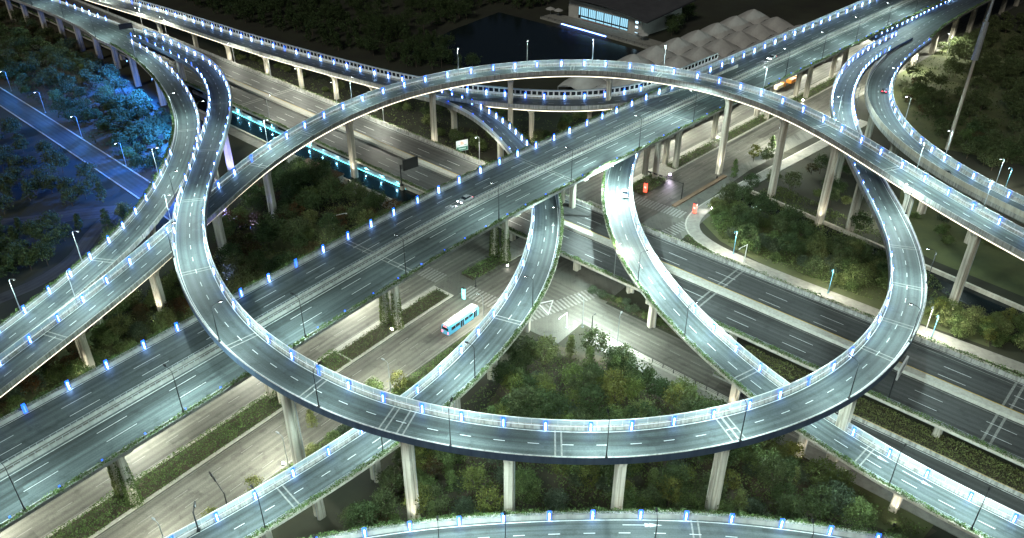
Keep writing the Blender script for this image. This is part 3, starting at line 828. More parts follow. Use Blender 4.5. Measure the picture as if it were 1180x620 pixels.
# canal beside the low highway, lit turquoise
roadW = Road([PB(-330, 155, 0), PB(-250, 155, 0), PB(-186, 156.5, 0)], 6)
mb = MB(); band(mb, roadW, -4.2, 4.2, 0.03, 0, roadW.L); tag(mb.build('canal_water', 'water_mat'), kind='structure')
mb = MB(); raised(mb, roadW, 4.25, 4.9, 1.3, 0, roadW.L); raised(mb, roadW, -4.9, -4.25, 0.7, 0, roadW.L)
cw = tag(mb.build('canal_wall', 'concrete'), 'pale concrete canal walls along the highway washed in turquoise light', 'canal wall')
mb = MB(); raised(mb, roadW, 4.12, 4.22, 1.2, 30, 136); raised(mb, roadW, -4.22, -4.12, 0.6, 80, 136)
mb = MB(); raised(mb, roadW, 4.14, 4.22, 0.12, 30, 136); mb.build('light_strip', 'canal_led', cw)
for s in range(36, 140, 8):
    d = bpy.data.lights.new('canal_glow', 'POINT'); d.energy = 260; d.color = (0.16, 0.62, 1.0); d.shadow_soft_size = 0.08
    o = bpy.data.objects.new('canal_glow', d); col.objects.link(o); o.parent = cw; o.location = roadW.off(s, 3.7, 1.5)
mb = MB(); band(mb, roadW, -9.0, -5.0, 0.02, 0, roadW.L); tag(mb.build('canal_path', 'paving'), kind='structure')
mb = MB()
for k, (s, o) in enumerate(((100, -7.4), (112, -7.2))):
    p = roadW.off(s, o); t = roadW.at(s)[1]
    mb.box((p.x, p.y, 1.3), (7, 3.4, 2.6), math.atan2(t.y, t.x)); mb.mi = 1
    mb.box((p.x, p.y, 2.72), (7.6, 4.0, 0.24), math.atan2(t.y, t.x)); mb.mi = 0
tag(mb.build('pump_house', ['concrete', 'brown_wall']), 'low concrete pump house with flat roofs beside the turquoise canal', 'pump house')
# drainage channel on the right
roadZ = Road([PB(-106, 236.6, 0), PB(-98, 235.6, 0), PB(-76, 232.5, 0), PB(-19, 224, 0), PB(40, 216, 0)], 6)
mb = MB(); band(mb, roadZ, -8.5, -0.6, 0.02, 0, roadZ.L); tag(mb.build('channel_water', 'water_mat'), kind='structure')
mb = MB(); raised(mb, roadZ, -0.55, 0.3, 1.1, 0, roadZ.L); tag(mb.build('channel_wall', 'concrete'), 'long grey concrete wall edging the dark water channel', 'wall')
# lake beyond the ramps
sheet('lake_water', [(-50.4, 392.3, 0.00), (-31.8, 430.6, 0.00), (-7.3, 464.9, 0.00), (23.0, 436.8, 0.00), (48.1, 411.4, 0.00), (69.6, 391.0, 0.00), (68.9, 369.8, 0.00), (42.9, 358.3, 0.00), (-11.9, 365.1, 0.00)], 0.02, 'water_mat')

# ------------------------------------------------------------------ elevated roads
def spaced(a, b, d):
    r = []; s = a
    while s <= b: r.append(s); s += d
    return r
def S_(road, *pts): return [road.near(p[0], p[1]) for p in pts]

# the main expressway A
wA = const(25.0)
a_p = S_(roadA, PA(-18, 132), PA(12, 132), PA(43, 132), PA(80, 132), PA(117, 132), PA(160, 131), PA(190, 128), PA(234, 123), PA(246, 121.5), PA(277, 118), PA(308, 114), PA(340, 110.5), PA(372, 107))
l0 = S_(roadA, (-91.6, 116.8, 20.90))[0] % 8.15
vA = viaduct('expressway_viaduct', 'wide six lane expressway viaduct running straight from lower left to upper right', 'viaduct', roadA, wA,
    lanes=((7.8, 10.3), (4.5, 10.2), (-3.9, 10.9), (-7.3, 10.9)), dash=(6, 9), left='planter', right='ivy', led_l=None, led_r=None,
    lights=((1, 8.15, l0, 0, 620),(-1, 8.15, l0 + 2, 0, 620, 1)), gd=2.0, joints=(), shape='wide', seed=3)
for s in S_(roadA, (-36.9, 176.3, 20.50), (12.8, 219.5, 20.50), (52.0, 266.5, 20.50)):
    jm = flat_mesh('joint_wide', 0.32, 23.6, 'worn_paint')
    for d in (-0.6, 0.6): place_on(roadA, s + d, 0, jm, 'expansion_joint', vA, 0.011)
mb = MB()
for o in (-0.95, 1.05):
    sweep(mb, roadA, [(o - 0.17, 0.004), (o - 0.12, 0.75), (o + 0.12, 0.75), (o + 0.17, 0.004)])
mb.build('median_barrier', 'girder', vA)
mb = MB(); sweep(mb, roadA, [(-0.8, 0.12), (0.9, 0.12)], closed=False); mb.build('median_fill', 'street_asphalt', vA)
mb = MB()
for o in (-0.95, 1.05):
    sweep(mb, roadA, [(o - 0.04, 1.2), (o - 0.04, 1.27), (o + 0.04, 1.27), (o + 0.04, 1.2)], 20, 560)
    s = 20
    while s < 480:
        p, t, l = roadA.at(s); q = p + l * o
        mb.box((q.x, q.y, q.z + 1.0), (0.09, 0.09, 0.52), math.atan2(t.y, t.x)); s += 1.25
mb.build('median_fence', 'grey_metal', vA)
for o in (1.75, -1.75):
    mb = MB(); sweep(mb, roadA, [(o + 0.09, 0.014), (o - 0.09, 0.014)], closed=False); mb.build('edge_line', 'white_paint', vA)
for s in a_p:
    p, t, l = roadA.at(s)
    for o in (-3.4, 1.0):
        b = Vector((p.x, p.y, 0)) + l * (o - 0.8)
        if in_view(b, 0.2): pier_mesh(vA, b, 20.5 - 2.0 - 1.6, t, l, 1.7, 1.5, 2.3, 1.7, 1.6)
    mb = MB()
    q = p + l * -0.8
    mb.box((q.x, q.y, 20.5 - 2.82), (1.9, 17, 1.6), math.atan2(t.y, t.x)); mb.build('crossbeam', 'concrete', vA)
for s, o in ((SA(330), -9.2), (SA(400), -9.2)): place_on(roadA, s, o, ARROW, 'lane_arrow', vA)
# rail with noise barrier on its far north side
mb = MB()
s = SA(262)
sweep(mb, roadA, [(12.55, 1.9), (12.55, 2.0), (12.4, 2.0), (12.4, 1.9)], s, 600)
sweep(mb, roadA, [(12.55, 2.9), (12.55, 3.0), (12.4, 3.0), (12.4, 2.9)], s, 600)
while s < 600:
    p, t, l = roadA.at(s); q = p + l * 12.47
    mb.box((q.x, q.y, q.z + 2.0), (0.16, 0.16, 2.0), math.atan2(t.y, t.x)); s += 2.0
mb.build('noise_screen_frame', 'white_metal', vA)
mb = MB(); sweep(mb, roadA, [(12.50, 1.02), (12.50, 2.9), (12.46, 2.9), (12.46, 1.02)], SA(262), 600); mb.build('noise_screen', 'acrylic', vA)

# the low highway B
wB = const(27.4)
SB = lambda s: s - B0
vB = viaduct('low_highway', 'dark six lane highway on a low deck passing beneath every ramp', 'highway', roadB, wB,
    lanes=((7.7, 9.4), (3.95, 9.3), (-5.2, 7.4), (-9.0, 7.4)), dash=(6, 9), left='wall', right='planter', led_l=None, led_r=None, gd=1.4, deck='low_asphalt', shape='wide', seed=9)
mb = MB(); sweep(mb, roadB, [(-1.15, 0.004), (-1.0, 0.85), (1.1, 0.85), (1.25, 0.004)]); mb.build('median_barrier', 'kerb_stone', vB)
mb = MB(); sweep(mb, roadB, [(1.22, 0.87), (1.22, 0.93), (1.1, 0.93), (1.1, 0.87)]); mb.build('median_edge', 'yellow_paint', vB)
for o in (1.75, -1.7, 11.6, -12.4):
    mb = MB(); sweep(mb, roadB, [(o + 0.09, 0.014), (o - 0.09, 0.014)], closed=False); mb.build('edge_line', 'worn_paint', vB)
for s in S_(roadB, (-93.1, 325.9, 6.00), (-17.2, 245.8, 6.00), (55.2, 181.5, 6.00), (107.3, 134.3, 6.00)):
    jm = flat_mesh('joint_low', 0.5, 25.6, 'worn_paint')
    for d in (-0.8, 0.8): place_on(roadB, s + d, 0, jm, 'expansion_joint', vB, 0.011)
for s in spaced(SB(-420), SB(30), 25):
    p, t, l = roadB.at(s)
    for o in (-9.2, 0, 9.2):
        b = Vector((p.x, p.y, 0)) + l * o
        if in_view(b, 0.05): pier_mesh(vB, b, 6 - 1.41, t, l, 2.0, 1.5, 3.2, 1.7, 1.2)
plants('verge_shrubs', roadB, 1, wB, SB(-330), SB(60), vB, 22, 0.8, 1.9, 0.0, 0.9, 0.36, seed=77)
mb = MB(); sweep(mb, roadB, [(13.75, -0.4), (15.9, -0.4), (15.9, 0.05), (13.75, 0.05)], SB(-330), SB(60)); mb.build('verge_trough', 'concrete', vB)

# service ramp J beside the low highway
vJ = viaduct('service_ramp', 'narrow service ramp with yellow edge between the low highway and the lit ramp', 'ramp', roadJ, const(7.4), lanes=(), left='wall', right='ivy',
    led_l=None, led_r=None, gd=1.0, deck='low_asphalt', edge_l=True, edge_r=True, piers=(), seed=21)
mb = MB(); sweep(mb, roadJ, [(3.5, 1.01), (3.5, 1.06), (3.4, 1.06), (3.4, 1.01)]); mb.build('parapet_edge', 'yellow_paint', vJ)

# the big ring D
wD = const(8.0)
dj = S_(roadD, (-102.6, 270.6, 22.00), (-91.2, 227.8, 24.50), (-84.2, 192.8, 26.00), (-71.4, 156.6, 27.00), (-53.1, 131.6, 27.00), (-35.9, 118.9, 26.50), (-21.6, 110.9, 25.60), (-18.6, 109.6, 25.50), (8.1, 105.5, 25.00), (38.0, 110.0, 24.30), (39.2, 110.4, 24.30), (73.2, 131.9, 23.40), (83.2, 141.3, 23.00), (90.7, 156.8, 22.60), (96.9, 175.1, 22.00), (117.6, 277.4, 20.00))
dp = S_(roadD, (-139.1, 337.2, 18.00), (-117.1, 304.2, 20.00), (-99.2, 261.5, 22.50), (-91.2, 227.8, 24.50), (-83.4, 190.3, 26.00), (-45.3, 119.8, 26.80), (-19.6, 107.0, 25.50), (-0.3, 106.6, 25.00), (19.2, 105.8, 24.80), (37.9, 109.4, 24.40), (68.0, 124.9, 23.60), (92.2, 161.5, 22.40), (106.2, 221.6, 20.90), (109.5, 252.0, 20.30), (136.0, 318.9, 19.40))
dl = S_(roadD, (6.3, 108.6, 25.40))[0] % 7.9
vD = viaduct('ring_ramp', 'large looping two lane ramp curving round the whole junction with pale glowing parapets', 'ramp', roadD, wD, lanes=(0,), dash=(2, 4), phase=1.2,
    left='screen', right='wall', lights=((1, 7.9, dl, 0, 480), (1, 6.0, dl, 480, 760), (-1, 7.9, dl, 0, 230), (-1, 5.0, dl, 540, 640)), piers=dp, joints=dj, gmat='girder_blue', fascia=-1, seed=5, led_r='led_white', lrange=(0, roadD.L), rrange=(6, roadD.L - 42))
# the arching ramp E
wE = const(8.2)
ep = S_(roadE, (-100.7, 153.1, 15.00), (-91.0, 177.0, 17.00), (-83.0, 204.3, 18.50), (-74.2, 227.6, 20.00), (-56.6, 260.5, 23.50), (-28.7, 279.3, 26.30), (-0.9, 288.9, 28.00), (35.6, 286.4, 29.50), (75.1, 264.2, 30.00), (88.7, 246.0, 29.90), (97.4, 226.0, 29.20), (110.2, 200.1, 27.40), (120.2, 181.9, 25.80))
el = S_(roadE, (58.9, 282.0, 30.40))[0] % 7.9
vE = viaduct('arching_ramp', 'highest two lane ramp arching across the top of the junction with warm lit underside edge', 'ramp', roadE, wE, lanes=(0,), dash=(2, 4), phase=0.6,
    left='screen', right='wall', lights=((1, 7.9, el, 0, 500),), piers=ep, soffit=(-1,), joints=S_(roadE, (-101.5, 147.8, 15.00), (-77.3, 226.4, 20.00), (-66.8, 245.9, 22.00), (-54.1, 263.2, 24.00), (-33.5, 278.4, 26.00), (0.0, 290.8, 28.00), (22.0, 290.7, 29.00), (52.7, 280.7, 29.90), (78.6, 263.4, 30.00), (94.8, 234.0, 29.40), (108.7, 208.5, 28.00)), seed=6)
# outer left ramp C
wC = const(8.3)
cp = S_(roadC, (-163.9, 348.3, 17.00), (-146.3, 324.9, 17.00), (-121.5, 284.7, 16.50), (-106.2, 243.8, 16.30), (-103.0, 201.5, 15.90), (-107.0, 171.4, 14.90))
vC = viaduct('outer_ramp', 'two lane ramp sweeping down the left side beside the dark wood', 'ramp', roadC, wC, lanes=(0,), dash=(2, 4), phase=2.0, left='wall', right='planter',
    lights=((1, 7.9, 3, 0, 130), (-1, 7.9, 4, 130, 330)), piers=cp, fascia=-1, joints=S_(roadC, (-110.8, 261.1, 16.40), (-105.7, 179.8, 15.20)), seed=8, lrange=(0, roadC.L), rrange=(0, roadC.L))
# its common stem with the ring
vT = viaduct('stem_ramp', 'three lane ramp stem at upper left before it forks into two ramps', 'ramp', roadT, table([(0, 12.8), (145, 13.2), (172, 15), (190, 19)]), lanes=(2.0, -2.0), dash=(2, 4), left='wall', right='wall', led_r=None,
    lights=((1, 7.9, 4, 0, 165),), piers=spaced(8, 185, 19), seed=10, deck_z=-0.03, edge_l=True, edge_r=True)
# right hand ramps F and their stem U
vF = viaduct('right_ramp', 'two lane ramp bending down the right edge beside the dark woodland', 'ramp', roadF, const(9.2), lanes=(0,), dash=(2, 4), left='screen', right=None,
    lights=((1, 6.5, 2, 0, 220),), piers=S_(roadF, (135.0, 288.9, 18.20), (126.9, 254.7, 17.60), (130.5, 232.5, 17.10), (139.5, 214.8, 16.60)), seed=12, led_l=None, edge_l=True)
rail(vF, roadF, -1, 'solid', const(9.2), 46, roadF.L, None, 3)
rail(vF, roadF, -1, 'wall', const(9.2), 30, 45.9, 'led_white', 3)
vU = viaduct('merging_ramp_stem', 'widening ramp stem at upper right with a hatched nose where two ramps part', 'ramp', roadU, table([(0, 23), (14, 19), (40, 15), (110, 14), (300, 14)]), lanes=(0,), dash=(2, 4), left='wall', right='ivy',
    lights=((1, 5.0, 1, 0, 140),), piers=spaced(12, 180, 24), seed=13, deck_z=-0.03, rrange=(16, roadU.L), lrange=(26, roadU.L))
mb = MB()                                        # hatched nose
for k in range(14):
    s = 2 + k * 2.1; h = 3.6 * (1 - k / 14.0)
    for sg in (1, -1):
        a = roadU.off(s, 0, 0.012); b = roadU.off(s - h * 0.8, sg * h * 0.8 - 0.6, 0.012)
        t = roadU.at(s)[1] * 0.35
        mb.poly([a[:], (a + t)[:], (b + t)[:], b[:]])
mb.build('hatched_nose', 'worn_paint', vU)
# north ramp G with its noise barrier
wG = const(9.8)
vG = viaduct('barrier_ramp', 'ramp behind the junction with a long pale noise barrier of dark panes', 'ramp', roadG, wG, lanes=(0,), dash=(2, 4), left='noise', right='wall',
    lights=((1, 7.9, 2, 0, 400),), piers=S_(roadG, (-177.8, 415.1, 12.00), (-153.3, 395.8, 12.00), (-131.5, 378.4, 12.30), (-109.6, 360.0, 12.50), (-91.5, 346.1, 12.80), (-73.6, 333.4, 13.00), (-55.7, 319.5, 13.50), (-30.0, 302.9, 14.60), (7.6, 286.5, 16.80), (28.0, 281.5, 18.40)), soffit=(-1,), seed=14, sw=1.8, sd=1.5)
# ramp H crossing below the expressway
wH = const(8.5)
hl = S_(roadH, (-6.0, 160.6, 12.00))[0] % 7.9
vH = viaduct('crossing_ramp', 'two lane ramp passing beneath the expressway and curving to the lower left', 'ramp', roadH, wH, lanes=(0,), dash=(2, 4), left='planter', right='screen', led_l=None,
    lights=((-1, 7.9, hl, 0, 300), (1, 5.0, 2, 0, 75)), piers=S_(roadH, (-20.5, 293.7, 14.00), (-5.4, 266.2, 13.60), (8.1, 231.3, 13.20), (7.8, 202.7, 13.00), (2.2, 170.6, 12.00), (-3.0, 150.3, 11.40), (-11.5, 137.0, 11.00), (-28.6, 120.2, 10.00), (-37.9, 110.2, 9.60), (-46.0, 102.7, 9.30)), joints=S_(roadH, (-1.0, 158.7, 11.90), (-21.4, 125.7, 10.50), (-42.1, 106.8, 9.40)), seed=15, gd=1.6, sw=2.0, sd=1.6)
for px in ((10.2, 200.9, 12.90), (-26.3, 121.9, 10.20)): place_on(roadH, fs(roadH, px), 2.0, ARROW, 'lane_arrow', vH, turn=math.pi)
# bright ramp I
wI = const(8.4)
il = S_(roadI, (40.5, 176.0, 12.90))[0] % 7.9
vI = viaduct('bright_ramp', 'brightly lit ramp from under the expressway down to the lower right', 'ramp', roadI, wI, lanes=(-0.2,), dash=(3, 4), left='screen', right='planter', led_l='led_white', led_r=None,
    lights=((1, 7.9, il, 0, 300),), piers=S_(roadI, (36.4, 230.7, 13.50), (33.6, 187.9, 12.90), (36.4, 172.0, 12.40), (50.8, 141.4, 11.00), (60.8, 126.0, 9.70), (76.3, 112.5, 8.40)), joints=S_(roadI, (51.8, 139.9, 11.00), (70.7, 118.3, 9.00)), seed=16, gd=1.5, sw=1.9, sd=1.5)
for px in ((72.4, 118.3, 9.00), (78.9, 112.6, 8.20)): place_on(roadI, fs(roadI, px), 2.2, ARROW, 'lane_arrow', vI)
# nearest ramp K
wK = const(9.0)
kl = S_(roadK, (6.3, 99.3, 14.40))[0] % 7.8
vK = viaduct('nearest_ramp', 'nearest ramp along the bottom edge with planters and blue lamps', 'ramp', roadK, wK, lanes=(0.9, -2.2), dash=(2, 4), left='planter', right='wall', led_l=None,
    lights=((1, 7.8, kl, 0, 300),), piers=spaced(20, roadK.L - 10, 28), joints=S_(roadK, (31.6, 96.8, 14.00)), seed=18)
for px in ((22.1, 96.2, 14.00), (22.9, 93.8, 14.00)): place_on(roadK, fs(roadK, px), 2.6 if px[1] > 90 else -0.8, ARROW, 'lane_arrow', vK)
RAMPS = [(roadA, 12.5, 2.0), (roadB, 16, 1.4), (roadJ, 4.2, 1.0), (roadD, 4.3, 1.9), (roadE, 4.6, 1.9), (roadC, 4.8, 1.9), (roadT, 8, 1.9), (roadF, 4.6, 1.9), (roadU, 8, 1.9), (roadG, 4.9, 1.9), (roadH, 5, 1.6), (roadI, 5, 1.5), (roadK, 6.2, 1.9)]

# ------------------------------------------------------------------ street lamps
def lamp_meshes(h, arm, mat, prefix, rad=0.11):
    mb = MB()
    mb.tube([(0, 0, 0), (0, 0, 0.5), (0, 0, h * 0.5), (0, 0, h - 0.6), (arm * 0.12, 0, h - 0.2)], [rad * 1.5, rad, rad * 0.85, rad * 0.65, rad * 0.6], 6)
    mb.box((0, 0, 0.12), (0.45, 0.45, 0.24))
    post = mb.mesh(prefix + '_post', mat)
    mb = MB(); mb.tube([(arm * 0.1, 0, h - 0.22), (arm * 0.4, 0, h + 0.02), (arm * 0.75, 0, h + 0.13), (arm, 0, h + 0.12)], rad * 0.5, 5)
    armm = mb.mesh(prefix + '_arm', mat)
    mb = MB()
    mb.loft([[(arm - 0.1 + x, y, h + 0.08 + z) for x, y, z in r] for r in (
        [(0, -0.1, 0), (0, 0.1, 0), (0, 0.1, 0.12), (0, -0.1, 0.12)], [(0.25, -0.2, 0), (0.25, 0.2, 0), (0.25, 0.2, 0.18), (0.25, -0.2, 0.18)],
        [(0.8, -0.19, 0.0), (0.8, 0.19, 0.0), (0.8, 0.19, 0.14), (0.8, -0.19, 0.14)], [(0.98, -0.1, 0.03), (0.98, 0.1, 0.03), (0.98, 0.1, 0.1), (0.98, -0.1, 0.1)])])
    head = mb.mesh(prefix + '_head', mat)
    mb = MB(); mb.box((arm + 0.42, 0, h + 0.055), (0.55, 0.3, 0.04)); lens = mb.mesh(prefix + '_lens', 'lamp_white')
    return post, armm, head, lens, (arm + 0.4, 0, h + 0.0)
LK = {'deck': lamp_meshes(8.6, 1.5, 'dark_metal', 'deck_lamp'), 'tall': lamp_meshes(10.0, 1.8, 'dark_metal', 'tall_lamp'),
      'pale': lamp_meshes(9.0, 1.2, 'grey_metal', 'pale_lamp', 0.12), 'teal': lamp_meshes(8.0, 1.0, 'teal_metal', 'teal_lamp', 0.12)}
LIGHTS = {}
def lamp_light(key, power, color, size=3.05):
    if key not in LIGHTS:
        d = bpy.data.lights.new('lamp_light_' + key, 'SPOT')
        d.energy = power; d.color = color; d.spot_size = size; d.spot_blend = 0.3; d.shadow_soft_size = 0.08
        LIGHTS[key] = d
    return LIGHTS[key]
WHITE = (0.71, 0.98, 0.96); WARM = (0.98, 1.0, 0.84); BLUE = (0.03, 0.28, 0.95)
def lamp(kind, pos, rz, label, group, lightkey=None, power=0, color=WHITE):
    root = empty('street_lamp', pos, rz)
    tag(root, label, 'street lamp', group)
    post, arm, head, lens, lp = LK[kind]
    link_mesh('lamp_post', post, root); link_mesh('lamp_arm', arm, root)
    h = link_mesh('lamp_head', head, root); link_mesh('lamp_lens', lens, h)
    if lightkey:
        o = bpy.data.objects.new('lamp_light', lamp_light(lightkey, power, color))
        col.objects.link(o); o.parent = root; o.location = lp
    return root
def lamps_on(road, wf, side, pts, kind, phrase, group, lightkey, power, color=WHITE, inset=0.12, zoff=1.0, vary=None):
    ss = sorted(road.near(p[0], p[1]) for p in pts)
    for i, s in enumerate(ss):
        p, t, l = road.at(s)
        q = p + l * (side * (wf(s) - inset)) + Vector((0, 0, zoff))
        f = (vary or {}).get(i, (1.0, 1.25, 0.75, 1.1, 0.85)[(i * 3) % 5])
        lamp(kind, q, math.atan2(l.y, l.x) + (math.pi if side > 0 else 0), '%s street lamp along %s' % (ordn(i), phrase), group, '%s%.2f' % (lightkey, f), power * f, color)
DK = 'dark arched street lamp'
lamps_on(roadD, wD, -1, [(-98.8, 244.5, 23.50), (-85.7, 190.3, 26.00), (-77.6, 161.3, 26.80), (-56.8, 130.1, 27.00), (-33.9, 112.7, 26.00), (-10.2, 103.9, 25.20), (15.9, 101.7, 24.70), (39.4, 105.7, 24.20), (62.0, 117.3, 23.80), (81.1, 134.0, 23.30), (94.7, 156.8, 22.60), (104.6, 191.3, 21.60), (117.7, 267.2, 20.20)], 'deck',
    'the outer parapet of the ring ramp, counted from upper left', 'dark lamps on the ring ramp', 'ring', LAMP_W, vary={0: 0.35})
lamps_on(roadA, wA, -1, [(-81.0, 93.4, 20.50), (-63.1, 117.1, 20.50), (-45.3, 140.6, 20.50), (-26.3, 164.4, 20.50), (-4.1, 190.4, 20.50), (16.2, 212.7, 20.50), (38.6, 236.0, 20.50), (59.3, 257.3, 20.50), (101.9, 300.9, 20.50), (122.6, 320.9, 20.50), (143.1, 342.0, 20.50), (164.2, 364.2, 20.50), (184.6, 386.1, 20.50)], 'tall',
    'the south edge of the expressway, counted from lower left', 'dark lamps on the expressway', 'express', LAMP_W * 1.08, vary={3: 0.25, 4: 0.8})
lamps_on(roadE, wE, 1, [(-20.8, 290.9, 27.00), (5.1, 295.6, 28.00), (30.2, 295.5, 29.00), (55.5, 285.0, 30.00), (-78.9, 237.7, 20.00), (-56.2, 267.1, 24.00), (-93.9, 193.8, 17.00), (-104.0, 160.0, 15.00), (86.1, 261.0, 30.00), (101.6, 234.5, 29.20), (113.5, 205.2, 27.50), (122.8, 186.6, 26.00)], 'pale',
    'the north parapet of the high arching ramp, counted from lower left', 'pale lamps on the arching ramp', 'arch', LAMP_W * 0.9)
lamps_on(roadH, wH, 1, [(12.1, 194.9, 12.80), (2.9, 162.8, 12.00), (-9.4, 138.2, 11.00), (-26.0, 117.1, 10.00), (-44.9, 99.7, 9.20)], 'deck',
    'the planted edge of the ramp crossing beneath the expressway', 'dark lamps on the crossing ramp', 'cross', LAMP_W * 0.9)
lamps_on(roadI, wI, -1, [(28.3, 219.3, 13.40), (30.8, 172.4, 12.40), (40.8, 151.9, 11.60), (56.6, 127.2, 10.00), (72.1, 110.1, 8.60), (83.8, 101.0, 7.40)], 'deck',
    'the planted edge of the brightly lit ramp, counted from above', 'dark lamps on the bright ramp', 'bright', LAMP_W * 1.3, vary={0: 3.4, 1: 2.0})
lamps_on(roadC, wC, -1, [(-153.3, 331.3, 17.00), (-117.0, 268.7, 16.40), (-108.2, 224.7, 16.20), (-110.9, 177.9, 15.10), (-116.4, 157.5, 14.30)], 'pale',
    'the outer edge of the left sweeping ramp, counted from above', 'lamps on the outer left ramp', 'outer', LAMP_W * 0.7)
lamps_on(roadK, wK, -1, [(-50.6, 87.0, 14.00), (-31.4, 87.8, 14.00), (-11.8, 88.7, 14.00), (-1.1, 88.7, 14.00), (23.2, 88.7, 14.00), (47.6, 87.8, 14.00)], 'deck',
    'the near parapet of the bottom ramp, counted from the left', 'dark lamps on the nearest ramp', 'near', LAMP_W * 0.9)
lamps_on(roadF, const(9.2), 1, [(139.1, 288.9, 18.20), (134.9, 261.8, 17.70), (138.5, 236.5, 17.00), (146.0, 218.7, 16.60)], 'pale',
    'the woodland side of the right hand ramp, counted from above', 'lamps on the right hand ramp', 'right', LAMP_W * 0.55)
lamps_on(roadB, wB, 1, [(-204.9, 449.8, 6.00), (-181.3, 420.8, 6.00), (-164.2, 403.2, 6.00), (-116.3, 366.6, 6.00), (-98.2, 344.7, 6.00), (-81.6, 331.0, 6.00), (-65.0, 314.3, 6.00), (-46.0, 292.9, 6.00), (-9.0, 259.2, 6.00)], 'pale',
    'the far edge of the low highway, counted from upper left', 'pale lamps on the low highway', 'low', LAMP_W * 0.85, WARM)
lamps_on(roadB, wB, -1, [(-91.6, 293.7, 6.00), (24.7, 182.3, 6.00)], 'pale',
    'the near edge of the low highway, counted from upper left', 'pale lamps on the near highway edge', 'low', LAMP_W * 0.85, WARM)
lamps_on(roadT, table([(0, 12.8), (145, 13.2), (172, 15), (190, 19)]), -1, [(-235.2, 411.6, 17.20), (-209.4, 387.8, 17.20), (-181.9, 361.1, 17.20)], 'deck',
    'the left parapet of the ramp stem at upper left', 'lamps on the ramp stem', 'outer', LAMP_W * 0.7)
for i, p in enumerate(((-216.6, 341.9, 0.00), (-190.2, 317.3, 0.00), (-164.1, 292.0, 0.00), (-137.7, 267.6, 0.00))):
    lamp('pale', p, math.atan2(-NB.y, -NB.x), '%s pale street lamp from the left beside the blue lit woodland road' % ordn(i), 'woodland road lamps', 'wood', 3200, BLUE)
# lamps on the ground streets
for p, lab, k, rz in (((18.2, 171.5, 0.00), 'lit street lamp standing by the junction next to the park trees', 'pale', 2.2), ((26.4, 163.9, 0.00), 'slender lamp post on the frontage kerb beyond the park tree', 'pale', 1.2),
        ((65.4, 207.5, 0.00), 'blue street lamp on the grass verge beside the white camera pole', 'teal', 4.0), ((86.8, 187.0, 0.00), 'blue street lamp on the sidewalk right of the shrubs', 'teal', 4.0),
        ((106.0, 166.0, 0.00), 'blue street lamp on the right beside a white pole under the ring', 'teal', 4.0), ((105.5, 168.5, 0.00), 'white street lamp under the right end of the ring', 'pale', 4.0),
        ((166.8, 249.4, 0.00), 'blue street lamp among the right woodland by the ramp', 'teal', 3.5), ((113.2, 227.3, 0.00), 'thin street lamp by the water channel under the right ramps', 'pale', 4.0)):
    jn = 'junction' in lab or 'frontage' in lab
    lamp(k, p, rz, lab, 'street lamps on the ground streets', 'junction' if jn else 'ground', LAMP_W * (1.05 if jn else 0.55), (0.86, 1.0, 0.9) if jn else WARM)
for i, s in enumerate((SA(20), SA(52), SA(84), SA(116), SA(178), SA(236), SA(268), SA(300), SA(335), SA(370), SA(405), SA(440))):
    p = streetA.off(s, 15.2)
    lamp('pale', (p.x, p.y, 0), math.atan2(-NA.y, -NA.x), '%s street lamp on the far kerb of the street under the expressway' % ordn(i), 'street lamps under the expressway', 'under', LAMP_W * 1.75, WARM)
for i, s in enumerate((SA(285), SA(325), SA(365), SA(405), SA(445))):
    p = streetA.off(s, -24)
    lamp('pale', (p.x, p.y, 0), math.atan2(NA.y, NA.x), '%s street lamp on the outer kerb of the far street at upper right' % ordn(i), 'street lamps on the far street', 'under', LAMP_W * 1.75, WARM)
for i, s in enumerate((SA(10), SA(40), SA(68), SA(98), SA(132))):
    p = streetA.off(s, -20.6)
    lamp('pale', (p.x, p.y, 0), math.atan2(NA.y, NA.x), '%s street lamp on the planted verge of the near street' % ordn(i), 'street lamps on the near verge', 'verge', LAMP_W * 1.1, WARM)

# ------------------------------------------------------------------ floodlights at pier feet
def floodlight(pos, aim, label, color, power, mat, size=1.7):
    root = empty('floodlight', pos, math.atan2(aim[1] - pos[1], aim[0] - pos[0])); tag(root, label, 'floodlight', 'floodlights at the pier feet')
    mb = MB(); mb.box((0, 0, 0.15), (0.5, 0.5, 0.3)); mb.box((0, 0.28, 0.45), (0.08, 0.06, 0.5)); mb.box((0, -0.28, 0.45), (0.08, 0.06, 0.5)); link_mesh('bracket', mb.mesh('flood_bracket', 'dark_metal'), root)
    mb = MB(); mb.loft([[(-0.2, -0.24, 0.4), (-0.2, 0.24, 0.4), (-0.2, 0.24, 0.8), (-0.2, -0.24, 0.8)], [(0.12, -0.3, 0.42), (0.12, 0.3, 0.42), (-0.02, 0.3, 0.95), (-0.02, -0.3, 0.95)]]); link_mesh('housing', mb.mesh('flood_housing', 'dark_metal'), root)
    mb = MB(); mb.poly([(0.135, -0.26, 0.47), (0.135, 0.26, 0.47), (0.01, 0.26, 0.91), (0.01, -0.26, 0.91)]); link_mesh('lens', mb.mesh('flood_lens', mat), root)
    d = bpy.data.lights.new('flood_light', 'SPOT'); d.energy = power; d.color = color; d.spot_size = size; d.spot_blend = 0.7; d.shadow_soft_size = 0.08
    o = bpy.data.objects.new('flood_light', d); col.objects.link(o)
    o.parent = root; o.location = (0.25, 0, 0.9)
    v = Vector(aim) - Vector(pos); v = Matrix.Rotation(-root.rotation_euler[2], 3, 'Z') @ v
    o.rotation_euler = v.to_track_quat('-Z', 'Y').to_euler()
    return root
def near_pier(road, px, dx, dy, h, lab, colr, pw, mat):
    p = road.at(road.near(px[0], px[1]))[0]
    floodlight((p.x + dx, p.y + dy, 0.05), (p.x, p.y, h), lab, colr, pw, mat)
